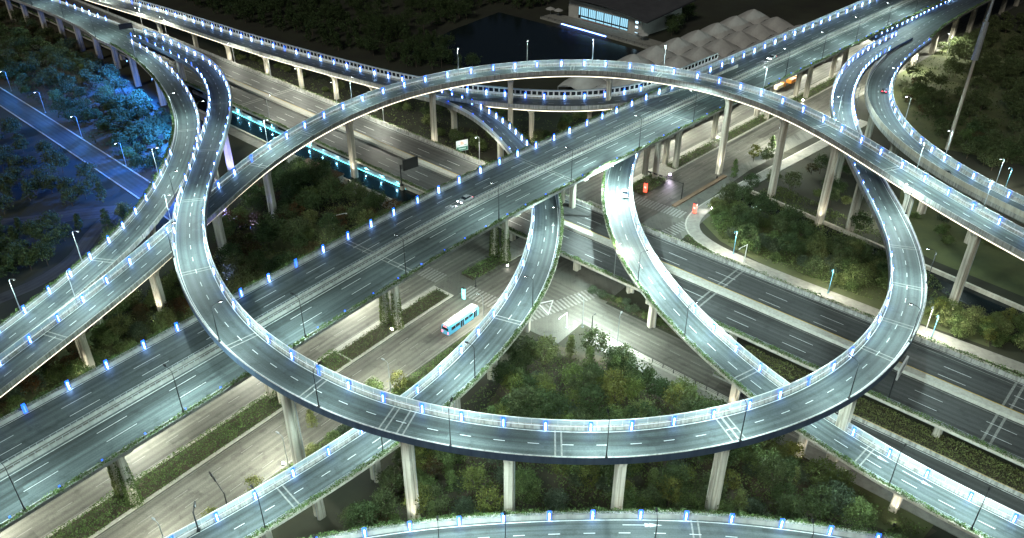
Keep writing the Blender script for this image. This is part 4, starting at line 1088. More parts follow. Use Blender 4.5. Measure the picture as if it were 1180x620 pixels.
floodlight((-30.8, 170.0, 0.00), (-29.5, 161.2, 9.00), 'bright floodlight at the foot of the ivy covered pier', (1, 1, 0.85), 4000, 'flood')
floodlight((-1.3, 200.3, 0.00), (-0.5, 188.8, 9.00), 'floodlight at the foot of the pier beyond the crosswalk', (1, 1, 0.85), 3000, 'flood')
floodlight((55.0, 259.3, 0.00), (50.5, 240.9, 10.00), 'violet white floodlight at the pier beside the traffic signal', (0.9, 0.8, 1.0), 5000, 'flood_violet')
floodlight((78.4, 291.2, 0.00), (72.0, 271.5, 10.00), 'floodlight in the far median hedge by the arching ramp', (1, 1, 0.9), 3500, 'flood')
floodlight((122.2, 329.7, 0.00), (112.8, 307.6, 10.00), 'floodlight beside the far trucks below the expressway', (1, 1, 0.9), 4000, 'flood')
floodlight((-47.9, 123.3, 0.00), (-44.6, 113.5, 12.00), 'floodlight at the foot of the tall pier by the near street', (1, 1, 0.85), 900, 'flood')
floodlight((-27.3, 223.5, 6.10), (-24.7, 231.6, 7.00), 'small white floodlight on the low highway by the expressway edge', (1, 1, 0.9), 30, 'flood')
floodlight((64.6, 234.7, 0.00), (58.2, 232.2, 2.00), 'white floodlight at the sidewalk corner by the red pillar', (1, 1, 0.92), 1800, 'flood')
bl = (0.03, 0.19, 1.0)
def pier_flood(road, px, dx, dy, ax, ay, lab, pw):
    p = road.at(road.near(px[0], px[1]))[0]
    floodlight((p.x + dx, p.y + dy, 11.0), (p.x + ax, p.y + ay, 0), lab, bl, pw, 'flood_blue', 2.9)
pier_flood(roadC, (-163.9, 348.3, 17.00), -1.6, -1.2, -22, -16, 'blue floodlight high on the upper pier of the left ramp', 86400)
pier_flood(roadC, (-146.3, 324.9, 17.00), -1.6, -1.2, -22, -12, 'blue floodlight high on the pier at the bend of the left ramp', 118800)
pier_flood(roadC, (-121.5, 284.7, 16.50), -1.8, -0.6, -24, -6, 'blue floodlight high on the pier above the blue scrub', 140400)
pier_flood(roadC, (-106.2, 243.8, 16.30), -1.8, 0.2, -24, 2, 'blue floodlight high on the pier by the end of the woodland road', 70000)
pier_flood(roadC, (-103.0, 201.5, 15.90), -1.8, 0.5, -22, 6, 'blue floodlight high on the pier over the dark lane', 10000)
near_pier(roadD, (-99.2, 261.5, 22.50), 5, -6, 10, 'blue floodlight at the inner pier of the ring', (0.25, 0.25, 1.0), 14000, 'flood_blue')
near_pier(roadD, (-91.2, 227.8, 24.50), 5, -6, 10, 'blue floodlight between the ring and the arching ramp', (0.25, 0.25, 1.0), 14000, 'flood_blue')
near_pier(roadD, (-83.4, 190.3, 26.00), 7, -5, 10, 'blue floodlight where the ring passes over the arching ramp', (0.2, 0.22, 1.0), 12000, 'flood_blue')
near_pier(roadE, (-74.2, 227.6, 20.00), -6, -6, 9, 'blue floodlight at the pier left of the canal', (0.3, 0.3, 1.0), 7000, 'flood_blue')

# warm uplights in the ground beside the tall piers
def uplights(road, pts, side, phrase, power=1700):
    for i, px in enumerate(pts):
        p, t, l = road.at(road.near(px[0], px[1]))
        f = p - Vector((0, 4.2, 0)) + Vector((1.5 * side, 0, 0))
        floodlight((f.x, f.y, 0.05), (p.x, p.y, p.z * 0.5), '%s small uplight at the foot of %s' % (ordn(i), phrase), (1.0, 0.95, 0.78), power, 'flood', 1.3)
uplights(roadD, [(-19.6, 107.0, 25.50), (-0.3, 106.6, 25.00), (19.2, 105.8, 24.80), (37.9, 109.4, 24.40), (68.0, 124.9, 23.60)], 1, 'the front ring piers, counted from the left')
uplights(roadE, [(-100.7, 153.1, 15.00), (-91.0, 177.0, 17.00), (-56.6, 260.5, 23.50), (-28.7, 279.3, 26.30), (-0.9, 288.9, 28.00), (75.1, 264.2, 30.00), (88.7, 246.0, 29.90), (97.4, 226.0, 29.20), (110.2, 200.1, 27.40), (120.2, 181.9, 25.80)], -1, 'the arching ramp piers, counted from the left', 2400)
uplights(roadI, [(50.8, 141.4, 11.00), (60.8, 126.0, 9.70), (76.3, 112.5, 8.40)], -1, 'the lower piers of the bright ramp', 900)
uplights(roadG, [(-131.5, 378.4, 12.30), (-109.6, 360.0, 12.50), (-91.5, 346.1, 12.80), (-73.6, 333.4, 13.00), (7.6, 286.5, 16.80)], 1, 'the barrier ramp piers', 1500)
# ------------------------------------------------------------------ signs, gantries, poles
def vms(pos, rz, label, h, arm, pw, ph, mat_face='rubber', mat_post='dark_metal', rows=None):
    root = empty('sign_gantry', pos, rz); tag(root, label, 'sign')
    mb = MB(); mb.tube([(0, 0, 0), (0, 0, h)], [0.24, 0.16], 8); mb.box((0, 0, 0.2), (0.8, 0.8, 0.4)); link_mesh('post', mb.mesh('sign_post', mat_post), root)
    mb = MB()
    for z in (h - 0.3, h - 1.5): mb.tube([(0, 0, z), (arm + pw * 0.5, 0, z)], 0.1, 6)
    for k in range(4): x = arm * (k + 1) / 4; mb.tube([(x, 0, h - 0.3), (x, 0, h - 1.5)], 0.05, 5)
    link_mesh('arm', mb.mesh('sign_arm', mat_post), root)
    mb = MB(); mb.box((arm + pw / 2, -0.25, h - 0.6), (pw, 0.3, ph)); b = link_mesh('panel', mb.mesh('sign_panel', mat_face), root)
    mb = MB()
    mb.box((arm + pw / 2, -0.25, h - 0.6 + ph / 2 + 0.04), (pw + 0.12, 0.42, 0.08)); mb.box((arm + pw / 2, -0.25, h - 0.6 - ph / 2 - 0.04), (pw + 0.12, 0.42, 0.08))
    for s_ in (0, 1): mb.box((arm + pw * s_ + (0.04 if s_ else -0.04), -0.25, h - 0.6), (0.08, 0.42, ph))
    link_mesh('panel_frame', mb.mesh('sign_frame', 'dark_metal' if mat_face == 'rubber' else 'white_metal'), root)
    if rows:
        for (x0, x1, z0, z1, m) in rows:
            mb = MB(); mb.box((arm + pw * (x0 + x1) / 2, -0.41, h - 0.6 + ph * ((z0 + z1) / 2 - 0.5)), (pw * (x1 - x0), 0.02, ph * (z1 - z0))); link_mesh('panel_field', mb.mesh('sign_field', m), b)
    return root
vms((-35.8, 240.0, 6.10), R(40), 'large dark message board on a cantilever post over the low highway near the expressway', 7.5, 1.0, 5.5, 3.6)
vms((82.3, 136.4, 6.10), R(52), 'white edged message board on a dark post at the right beside the ring', 7.5, 0.6, 6.5, 2.4, 'grey_metal')
vms((-166.8, 362.4, 17.20), R(30), 'dark sign gantry spanning the ramp stem at upper left', 6.0, -5.5, 5.5, 2.2)
def road_sign(pos, rz, label, h, w, ph, rows):
    root = empty('road_sign', pos, rz); tag(root, label, 'sign')
    mb = MB()
    for x in (-w * 0.3, w * 0.3): mb.tube([(x, 0.1, 0), (x, 0.1, h)], 0.1, 6)
    link_mesh('posts', mb.mesh('road_sign_posts', 'grey_metal'), root)
    mb = MB(); mb.box((0, 0, h - ph / 2), (w, 0.12, ph)); b = link_mesh('panel', mb.mesh('road_sign_panel', 'white_metal'), root)
    for (x0, x1, z0, z1, m) in rows:
        mb = MB(); mb.box((w * ((x0 + x1) / 2 - 0.5), -0.075, h - ph + ph * (z0 + z1) / 2), (w * (x1 - x0), 0.02, ph * (z1 - z0))); link_mesh('panel_field', mb.mesh('road_sign_field', m), b)
road_sign((-18.0, 274.2, 0.00), R(25), 'white and green road sign with an orange mark beside the low highway', 7.0, 4.6, 4.2, [(0.04, 0.96, 0.04, 0.40, 'sign_green'), (0.04, 0.96, 0.43, 0.96, 'sign_white'), (0.36, 0.64, 0.58, 0.86, 'sign_orange'), (0.14, 0.3, 0.5, 0.6, 'sign_green'), (0.68, 0.86, 0.5, 0.58, 'sign_green'), (0.2, 0.8, 0.18, 0.26, 'sign_white')])
def pillar(pos, label, mat, h, w):
    root = empty('light_pillar', pos, R(-40)); tag(root, label, 'light pillar')
    mb = MB(); mb.box((0, 0, 0.12), (w + 0.25, w * 0.6 + 0.2, 0.24)); link_mesh('base', mb.mesh('pillar_base', 'dark_metal'), root)
    mb = MB(); mb.box((0, 0, h / 2 + 0.2), (w, w * 0.55, h)); b = link_mesh('lit_body', mb.mesh('pillar_body', mat), root)
    mb = MB(); mb.box((0, 0, h + 0.28), (w + 0.12, w * 0.6 + 0.1, 0.14)); link_mesh('cap', mb.mesh('pillar_cap', 'dark_metal'), root)
    mb = MB(); mb.box((0, -w * 0.28 - 0.015, h * 0.62), (w * 0.7, 0.02, h * 0.2)); link_mesh('white_band', mb.mesh('pillar_band', 'sign_white'), b)
pillar((58.5, 232.4, 0.00), 'glowing red pillar at the sidewalk corner by the crosswalk', 'red_pillar', 3.4, 1.1)
pillar((44.7, 246.9, 0.00), 'glowing red pillar at the hedge end near the bright ramp', 'red_pillar', 3.4, 1.1)
pillar((-13.1, 184.1, 0.00), 'turquoise lit pillar at the end of the median hedge', 'sign_cyan', 3.4, 0.9)
def signal(pos, rz, label, h, arm, n=3, mat='dark_metal', lit=True):
    root = empty('traffic_signal', pos, rz); tag(root, label, 'traffic signal')
    mb = MB(); mb.tube([(0, 0, 0), (0, 0, h)], [0.17, 0.12], 8); mb.box((0, 0, 0.15), (0.6, 0.6, 0.3)); link_mesh('post', mb.mesh('signal_post', mat), root)
    mb = MB(); mb.tube([(0, 0, h - 0.4), (arm * 0.5, 0, h - 0.05), (arm, 0, h)], [0.1, 0.08, 0.06], 6); link_mesh('arm', mb.mesh('signal_arm', mat), root)
    for k in range(n):
        x = arm * (0.5 + 0.5 * (k + 1) / n) - 0.2
        mb = MB(); mb.box((x, 0, h - 0.15), (1.25, 0.3, 0.45)); hd = link_mesh('signal_head', mb.mesh('signal_head', 'dark_metal'), root)
        mb = MB(); mb.box((x - 0.38, -0.17, h - 0.15), (0.32, 0.06, 0.32)); link_mesh('red_lens', mb.mesh('signal_lens', 'red_light' if lit else 'lamp_off'), hd)
    return root
signal((56.0, 241.9, 0.00), R(140), 'traffic signal with three red lights on a long arm over the far crosswalk', 6.2, 13.0)
signal(PA(53, 111.6), R(130), 'dark traffic signal arm over the near street at lower left', 6.0, 6.5, 2, lit=False)
signal((-55.7, 98.2, 9.60), R(100), 'dark camera pole on the crossing ramp at lower left', 5.0, 2.0, 1, lit=False)
def white_pole(pos, rz, label, h=6.0, arm=3.2, mat='white_metal'):
    root = empty('camera_pole', pos, rz); tag(root, label, 'pole')
    mb = MB(); mb.tube([(0, 0, 0), (0, 0, h)], [0.14, 0.1], 7); mb.box((0, 0, 0.15), (0.5, 0.5, 0.3)); link_mesh('post', mb.mesh('pole_post', mat), root)
    mb = MB(); mb.tube([(0, 0, h - 0.1), (arm, 0, h - 0.25)], 0.07, 6); link_mesh('arm', mb.mesh('pole_arm', mat), root)
    mb = MB(); mb.box((arm, 0, h - 0.42), (0.5, 0.22, 0.22)); link_mesh('camera_box', mb.mesh('pole_camera', mat), root)
white_pole((67.6, 203.1, 0.00), R(215), 'white camera pole with a short arm on the grass by the sidewalk')
white_pole((14.1, 171.1, 0.00), R(225), 'white camera pole with an arm at the junction crosswalk', 5.0, 3.0)
white_pole((-55.2, 221.8, 0.00), R(30), 'bent white pole among the trees beside the expressway', 5.0, 4.5)
white_pole((20.6, 170.4, 0.00), R(60), 'dark signal pole behind the tallest junction tree', 4.5, 1.5, 'dark_metal')
white_pole((-10.1, 190.4, 0.00), R(60), 'short dark pole in the median hedge at the crosswalk', 3.0, 0.8, 'dark_metal')
# high mast
root = empty('high_mast', (161.5, 281.7, 0.00)); tag(root, 'very tall pale mast rising from the dark woodland at right', 'mast')
mb = MB(); mb.tube([(0, 0, 0), (0, 0, 24), (0, 0, 34)], [0.75, 0.55, 0.5], 10); link_mesh('lower_shaft', mb.mesh('mast_lower', 'concrete'), root)
mb = MB(); mb.tube([(0, 0, 34), (0, 0, 47)], [1.1, 1.0], 10); mb.tube([(0, 0, 47), (0, 0, 60)], [0.5, 0.35], 8); link_mesh('upper_shaft', mb.mesh('mast_upper', 'grey_metal'), root)
# frontage fence posts
root = empty('kerb_fence', roadM.off(110, -7.0)); tag(root, 'low dark railing with posts along the frontage kerb', 'fence')
mb = MB()
for z in (0.5, 0.95): sweep(mb, roadM, [(-7.0, z), (-7.0, z + 0.05), (-7.05, z + 0.05), (-7.05, z)], 70, roadM.L)
mb.build('rails', 'dark_metal', root)
pm = MB(); pm.box((0, 0, 0.65), (0.16, 0.16, 1.05)); pm = pm.mesh('fence_post', 'dark_metal')
s = 70
while s < 200:
    q = roadM.off(s, -7.02); 
    if in_view(q, 0.02): link_mesh('post', pm, root, Vector((q.x, q.y, 0.1)) - WL(root))
    s += 3.0

# ------------------------------------------------------------------ buildings beyond the lake
def hall():
    a = Vector((30.9, 454.6, 0.00)); b = Vector((65.7, 418.6, 0.00)); d = (b - a); L = d.length; ang = math.atan2(d.y, d.x)
    root = empty('waterside_hall', a, ang); tag(root, 'low dark roofed hall with a lit blue white window front by the lake', 'hall')
    H = 10.0; D = 34.0
    mb = MB(); mb.box((L / 2, D / 2, H / 2), (L, D, H)); mb.build  # walls
    link_mesh('wall', mb.mesh('hall_wall', 'plaster'), root)
    mb = MB()
    n = 12; prof = []
    for i in range(n + 1):
        x = -5 + (L + 12) * i / n; z = H + 0.05 + 2.2 * math.sin(math.pi * i / n) + 1.5 * (1 - i / n)
        prof.append((x, z))
    for (x0, z0), (x1, z1) in zip(prof, prof[1:]):
        for y0, y1, dz in ((-5, D + 4, 0),):
            mb.poly([(x0, y0, z0), (x1, y0, z1), (x1, y1, z1 + 4), (x0, y1, z0 + 4)])
            mb.poly([(x0, y0, z0 - 0.7), (x1, y0, z1 - 0.7), (x1, y0, z1), (x0, y0, z0)])
            mb.poly([(x0, y0, z0 - 0.7), (x0, y1, z0 + 3.3), (x1, y1, z1 + 3.3), (x1, y0, z1 - 0.7)])
    link_mesh('roof', mb.mesh('hall_roof', 'roof_dark'), root)
    # window front: bays of narrow panes, small transom row below
    x = L * 0.16
    wm = MB(); wm.box((0, -0.06, 0), (0.86, 0.08, 4.2)); wm = wm.mesh('hall_pane', 'hall_window')
    tm = MB(); tm.box((0, -0.06, 0), (2.3, 0.08, 0.7)); tm = tm.mesh('hall_transom', 'hall_window')
    k = 0
    for bay in range(7):
        w = 1 if bay in (0,) else 4
        fr = MB(); bw = w * 1.25
        fr.box((x + bw / 2 - 0.62, -0.03, 4.4), (bw + 0.3, 0.04, 6.0)); f = link_mesh('window', fr.mesh('hall_window_frame', 'dark_metal'), root)
        for j in range(w):
            link_mesh('pane', wm, f, (x, -0.03, 5.2))
            x += 1.25
        if w == 4:
            for j in range(2): link_mesh('pane', tm, f, (x - 5.0 + 0.6 + j * 2.5, -0.03, 1.9))
        x += 0.45
    mb = MB(); mb.box((L * 0.45, -0.1, 0.7), (L * 0.5, 0.12, 0.5)); link_mesh('red_banner', mb.mesh('hall_banner', 'car_red'), root)
    mb = MB(); mb.box((L / 2 + 4, -7, 0.5), (L + 26, 12, 1.0)); link_mesh('terrace', mb.mesh('hall_terrace', 'paving'), root)
    mb = MB()
    for i in range(16): mb.box((-8 + i * (L + 24) / 15, -12.8, 1.45), (0.15, 0.15, 0.9))
    mb.box((L / 2 + 4, -12.8, 1.9), (L + 24, 0.12, 0.1)); link_mesh('terrace_railing', mb.mesh('hall_railing', 'dark_metal'), root)
    for i, (x, z0) in enumerate(((L + 2, 2.2), (L + 2, 4.6), (L + 2, 7.0))):
        mb = MB(); mb.box((L - 3, -0.1, z0), (1.6, 0.1, 1.0)); link_mesh('window', mb.mesh('hall_side_window', 'room_window'), root)
    mb = MB(); mb.box((L * 0.45, -13.1, 0.55), (L * 0.62, 0.08, 0.3)); link_mesh('terrace_light', mb.mesh('hall_terrace_light', 'flood_blue'), root)
    # parasols on the terrace are things of their own
    for i, (x, y) in enumerate(((L + 1.5, -3.5), (L + 6.5, -6.5), (-3, -5), (-8, -6))):
        p = a + Vector((math.cos(ang) * x - math.sin(ang) * y, math.sin(ang) * x + math.cos(ang) * y, 1.0))
        u = empty('terrace_umbrella', p); tag(u, ['pale terrace umbrella by the lit hall corner', 'pale terrace umbrella nearest the tents beside the hall', 'pale terrace umbrella left of the lit hall windows', 'leftmost pale terrace umbrella by the lake hall'][i], 'umbrella', 'umbrellas on the lake terrace')
        mb = MB(); mb.tube([(0, 0, 0), (0, 0, 4.2)], 0.09, 6); link_mesh('pole', mb.mesh('umbrella_pole', 'grey_metal'), u)
        mb = MB()
        for j in range(8):
            a0, a1 = j * math.pi / 4, (j + 1) * math.pi / 4
            mb.poly([(0, 0, 4.4), (2.6 * math.cos(a0), 2.6 * math.sin(a0), 3.3), (2.6 * math.cos(a1), 2.6 * math.sin(a1), 3.3)])
            mb.poly([(2.6 * math.cos(a1), 2.6 * math.sin(a1), 3.3), (2.6 * math.cos(a0), 2.6 * math.sin(a0), 3.3), (2.6 * math.cos(a0), 2.6 * math.sin(a0), 3.05), (2.6 * math.cos(a1), 2.6 * math.sin(a1), 3.05)])
        link_mesh('canopy', mb.mesh('umbrella_canopy', 'membrane'), u)
hall()
# apartment block
def apartment(pos, rz, w, d, h, label, lit):
    root = empty('apartment_block', pos, rz); tag(root, label, 'building')
    mb = MB(); mb.box((0, 0, h / 2), (w, d, h)); link_mesh('wall', mb.mesh('apartment_wall', 'plaster'), root)
    mb = MB(); mb.box((0, 0, h + 0.4), (w + 1, d + 1, 0.8)); link_mesh('roof', mb.mesh('apartment_roof', 'roof_dark'), root)
    cols = int(w / 3.6); rows = int(h / 3.1)
    for r in range(rows):
        for c in range(cols):
            x = -w / 2 + (c + 0.5) * w / cols
            m = 'room_window' if (r, c) in lit else 'glass_dark'
            mb = MB(); mb.box((0, 0, 0), (2.0, 0.16, 1.7)); f = link_mesh('window', mb.mesh('apartment_window', 'white_metal'), root, (x, -d / 2 - 0.02, 1.8 + r * 3.1))
            mb = MB(); mb.box((0, -0.09, 0), (1.7, 0.06, 1.4)); link_mesh('pane', mb.mesh('apartment_pane', m), f)
apartment((132.1, 514.3, 0.00), R(35), 26, 14, 26, 'pale apartment block behind the tents with a few lit windows', {(1, 1), (2, 5), (4, 5), (3, 0), (5, 2)})
apartment((107.4, 591.5, 0.00), R(20), 22, 14, 24, 'dim apartment block behind the lake hall', {(1, 4), (3, 2), (4, 4)})

# tensile canopy: each shell a thing
TENT = None
def tent_mesh(w, d, h0, rise, n=8):
    mb = MB()
    def z(u, v): return h0 + rise * (0.62 * (1 - 0.5 * (u * u + v * v)) + 0.38 * (1 - abs(u)) * (1 - abs(v)))
    for i in range(n):
        for j in range(n):
            q = []
            for a, b in ((0, 0), (1, 0), (1, 1), (0, 1)):
                u = -1 + 2 * (i + a) / n; v = -1 + 2 * (j + b) / n
                q.append((u * w / 2, v * d / 2, z(u, v)))
            mb.poly(q)
    return mb.mesh('tent_membrane', 'membrane')
TW, TD = 17.0, 15.0
tm = tent_mesh(TW - 0.3, TD - 0.3, 3.5, 6.0)
cmb = MB()
for sx in (-1, 1):
    for sy in (-1, 1): cmb.tube([(sx * (TW / 2 - 0.3), sy * (TD / 2 - 0.3), 0), (sx * (TW / 2 - 0.3), sy * (TD / 2 - 0.3), 3.6)], 0.15, 6)
tcol = cmb.mesh('tent_columns', 'grey_metal')
rmb = MB()
for s_ in (-1, 1):
    rmb.tube([(s_ * (TW / 2 - 0.3), -TD / 2 + 0.3, 3.5), (s_ * (TW / 2 - 0.3), 0, 5.45), (s_ * (TW / 2 - 0.3), TD / 2 - 0.3, 3.5)], 0.12, 5)
    rmb.tube([(-TW / 2 + 0.3, s_ * (TD / 2 - 0.3), 3.5), (0, s_ * (TD / 2 - 0.3), 5.45), (TW / 2 - 0.3, s_ * (TD / 2 - 0.3), 3.5)], 0.12, 5)
trim = rmb.mesh('tent_edge_cable', 'grey_metal')
rows_ = ['nearest row', 'second row', 'third row', 'farthest row']
for r in range(4):
    for c in range(9):
        s = 268 + c * TW + r * 6; n = 139 + r * TD - (c * TW) * 0.117
        p = PA(s, n)
        if not in_view((p.x, p.y, 6), 0.03): continue
        t = empty('tent_canopy', p, R(52.1) - 0.117)
        tag(t, '%s canopy shell from the lake end in the %s of the pale tent roof' % (ordn(c), rows_[r]), 'tent', 'pale tent canopies beyond the expressway')
        link_mesh('membrane', tm, t); link_mesh('columns', tcol, t); link_mesh('edge_cable', trim, t)

# ------------------------------------------------------------------ vehicles
def wheel_mesh(r, w):
    mb = MB(); n = 14
    mb.loft([[(r * k * math.cos(2 * math.pi * j / n), y, r * k * math.sin(2 * math.pi * j / n)) for j in range(n)] for k, y in ((0.8, -w / 2), (1, -w / 2 + 0.04), (1, w / 2 - 0.04), (0.8, w / 2))])
    return mb.mesh('wheel_tyre', 'rubber'), None
def rim_mesh(r, w):
    mb = MB(); n = 10
    mb.loft([[(r * 0.6 * math.cos(2 * math.pi * j / n), y, r * 0.6 * math.sin(2 * math.pi * j / n)) for j in range(n)] for y in (-w / 2 - 0.012, w / 2 + 0.012)])
    return mb.mesh('wheel_rim', 'grey_metal')
BW, BR = wheel_mesh(0.5, 0.32)[0], rim_mesh(0.5, 0.32)
CW, CR = wheel_mesh(0.33, 0.22)[0], rim_mesh(0.33, 0.22)
def add_wheels(root, spots, tyre, rim, r):
    for x, y in spots:
        w = link_mesh('wheel', tyre, root, (x, y, r)); link_mesh('rim', rim, w)
def bus():
    p = PA(128, 116.6, 0.05)
    root = empty('city_bus', p, R(52.1)); tag(root, 'light blue and white city bus driving beside the median hedge', 'bus')
    L, W, H = 11.8, 2.55, 3.05
    def sec(x, ins, top): return [(x, -W / 2 + ins, 0.35), (x, W / 2 - ins, 0.35), (x, W / 2, 0.7), (x, W / 2, 2.5 + 0), (x, W / 2 - 0.12, top - 0.12), (x, W / 2 - 0.35, top), (x, -W / 2 + 0.35, top), (x, -W / 2 + 0.12, top - 0.12), (x, -W / 2, 2.5), (x, -W / 2, 0.7)]
    mb = MB(); mb.loft([sec(-L / 2, 0.1, H - 0.15), sec(-L / 2 + 0.15, 0.02, H), sec(L / 2 - 0.3, 0.02, H), sec(L / 2, 0.12, H - 0.2)]); link_mesh('body', mb.mesh('bus_body', 'bus_blue'), root)
    mb = MB(); mb.box((0, 0, H + 0.03), (L - 0.4, W - 0.6, 0.1)); mb.box((-2.5, 0, H + 0.2), (3.2, 1.7, 0.28)); mb.box((2.8, 0, H + 0.16), (1.6, 1.4, 0.2)); link_mesh('roof_panel', mb.mesh('bus_roof', 'bus_white'), root)
    for sg in (-1, 1):
        for k in range(6):
            x = -L / 2 + 1.0 + k * 1.72
            if sg == -1 and k in (2, 5): continue
            mb = MB(); mb.box((x + 0.8, sg * (W / 2 + 0.005), 1.95), (1.55, 0.03, 0.95)); link_mesh('window', mb.mesh('bus_window', 'glass_dark'), root)
    for k in (2, 5):
        x = -L / 2 + 1.0 + k * 1.72
        mb = MB(); mb.box((x + 0.75, -W / 2 - 0.005, 1.45), (1.3, 0.03, 2.0)); dd = link_mesh('door', mb.mesh('bus_door', 'glass_dark'), root)
        mb = MB(); mb.box((x + 0.75, -W / 2 - 0.025, 1.45), (0.06, 0.03, 2.0)); link_mesh('door_seam', mb.mesh('bus_door_seam', 'bus_blue'), dd)
    mb = MB(); mb.box((-L / 2 - 0.005, 0, 2.1), (0.03, 2.1, 0.85)); link_mesh('rear_window', mb.mesh('bus_rear', 'glass_dark'), root)
    mb = MB(); mb.box((L / 2 + 0.0, 0, 1.85), (0.04, 2.2, 1.35)); link_mesh('windscreen', mb.mesh('bus_front', 'glass_dark'), root)
    for y in (-1.0, 1.0):
        mb = MB(); mb.box((-L / 2 - 0.02, y, 1.0), (0.05, 0.26, 0.5)); link_mesh('tail_light', mb.mesh('bus_tail', 'tail_red'), root)
        mb = MB(); mb.box((L / 2 + 0.01, y, 0.75), (0.05, 0.35, 0.25)); link_mesh('headlight', mb.mesh('bus_head', 'head_white'), root)
    mb = MB(); mb.box((-L / 2 - 0.02, 0, 2.75), (0.04, 0.9, 0.16)); link_mesh('route_display', mb.mesh('bus_display', 'red_light'), root)
    mb = MB(); mb.box((3.9, -W / 2 - 0.02, 2.55), (0.8, 0.03, 0.2)); link_mesh('side_display', mb.mesh('bus_side_display', 'red_light'), root)
    add_wheels(root, [(x, y) for x in (-L / 2 + 2.6, L / 2 - 2.4) for y in (-W / 2 + 0.2, W / 2 - 0.2)], BW, BR, 0.5)
bus()
def car(road, s, o, paint, label, heading=1, head_power=1500, deckz=0.03):
    p, t, l = road.at(s); q = p + l * o + Vector((0, 0, deckz))
    root = empty('car', q, math.atan2(t.y, t.x) + (0 if heading > 0 else math.pi)); tag(root, label, 'car', 'cars on the ramps and highways')
    L, W = 4.5, 1.8
    def sec(x, w, z0, z1, z2): w /= 2; return [(x, -w + 0.08, z0), (x, w - 0.08, z0), (x, w, z0 + 0.2), (x, w, z1), (x, w - 0.12, z2), (x, -w + 0.12, z2), (x, -w, z1), (x, -w, z0 + 0.2)]
    mb = MB(); mb.loft([sec(-2.25, 1.55, 0.4, 0.78, 0.9), sec(-2.05, 1.75, 0.25, 0.82, 0.97), sec(-0.9, 1.8, 0.2, 0.84, 0.98), sec(0.9, 1.8, 0.2, 0.82, 0.95), sec(1.9, 1.72, 0.22, 0.7, 0.8), sec(2.25, 1.45, 0.35, 0.58, 0.66)]); link_mesh('body', mb.mesh('car_body', paint), root, None, None)
    def cs(x, w, z): w /= 2; return [(x, -w, z), (x, w, z), (x, w, z + 0.01), (x, -w, z + 0.01)]
    mb = MB(); mb.loft([[(-1.85, -0.78, 0.95), (-1.85, 0.78, 0.95), (0.95, 0.8, 0.93), (0.95, -0.8, 0.93)], [(-1.25, -0.64, 1.40), (-1.25, 0.64, 1.40), (0.2, 0.64, 1.42), (0.2, -0.64, 1.42)]]); link_mesh('cabin_glass', mb.mesh('car_glass', 'glass_dark'), root)
    mb = MB(); mb.box((-0.52, 0, 1.43), (1.45, 1.26, 0.06)); link_mesh('roof', mb.mesh('car_roof', paint), root)
    for y in (-0.62, 0.62):
        mb = MB(); mb.box((2.18, y, 0.58), (0.16, 0.34, 0.14)); link_mesh('headlight', mb.mesh('car_head', 'head_white'), root)
        mb = MB(); mb.box((-2.2, y, 0.74), (0.14, 0.4, 0.16)); link_mesh('tail_light', mb.mesh('car_tail', 'tail_red'), root)
    add_wheels(root, [(x, y) for x in (-1.35, 1.4) for y in (-0.8, 0.8)], CW, CR, 0.33)
    if head_power:
        d = bpy.data.lights.new('headlight_beam', 'SPOT'); d.energy = head_power; d.color = (0.9, 0.95, 1); d.spot_size = R(70); d.spot_blend = 0.8; d.shadow_soft_size = 0.1
        b = bpy.data.objects.new('headlight_beam', d); col.objects.link(b); b.parent = root; b.location = (2.4, 0, 0.62); b.rotation_euler = (R(84), 0, R(-90))
for road, px, o, paint, lab, hd in (
    (roadA, (-17.0, 205.7, 20.50), 2.9, 'car_silver', 'silver car with headlights on in the inner north lane of the expressway', -1),
    (roadA, (108.2, 318.8, 20.50), 3.0, 'car_silver', 'silver car on the far north lanes of the expressway beside the tents', -1),
    (roadI, (31.7, 219.3, 13.40), 2.0, 'car_silver', 'silver car at the top of the brightly lit ramp', 1),
    (roadF, (135.9, 293.0, 18.30), 1.9, 'car_black', 'black car with red tail lights on the right hand ramp bend', -1),
    (roadF, (134.6, 226.6, 17.00), -1.9, 'car_black', 'black car on the straight of the right hand ramp', 1)):
    car(road, fs(road, px), o, paint, lab, hd)
def truck(pos, rz, label, body):
    root = empty('road_truck', pos, rz); tag(root, label, 'truck', 'orange works trucks')
    mb = MB(); mb.box((0, 0, 0.75), (7.2, 2.2, 0.3)); link_mesh('chassis', mb.mesh('truck_chassis', 'dark_metal'), root)
    mb = MB(); mb.loft([[(2.0, -1.15, 0.7), (3.7, -1.15, 0.7), (3.7, 1.15, 0.7), (2.0, 1.15, 0.7)], [(2.0, -1.15, 1.9), (3.75, -1.15, 1.9), (3.75, 1.15, 1.9), (2.0, 1.15, 1.9)], [(2.0, -1.05, 2.9), (3.3, -1.05, 2.9), (3.3, 1.05, 2.9), (2.0, 1.05, 2.9)]]); cb = link_mesh('cab', mb.mesh('truck_cab', 'orange_paint'), root)
    mb = MB(); mb.poly([(3.74, -1.0, 1.95), (3.74, 1.0, 1.95), (3.34, 0.95, 2.8), (3.34, -0.95, 2.8)]); link_mesh('windscreen', mb.mesh('truck_screen', 'glass_dark'), cb)
    mb = MB(); mb.loft([[(-3.6, -1.2, 1.0), (1.7, -1.2, 1.0), (1.7, 1.2, 1.0), (-3.6, 1.2, 1.0)], [(-3.6, -1.25, 2.6), (1.7, -1.25, 2.6), (1.7, 1.25, 2.6), (-3.6, 1.25, 2.6)]]); link_mesh('load_body', mb.mesh('truck_load', body), root)
    add_wheels(root, [(x, y) for x in (-2.4, -1.2, 2.7) for y in (-0.95, 0.95)], BW, BR, 0.5)
truck((115.9, 344.0, 0.00), R(45), 'orange truck with a cream body parked below the far expressway', 'cream_paint')
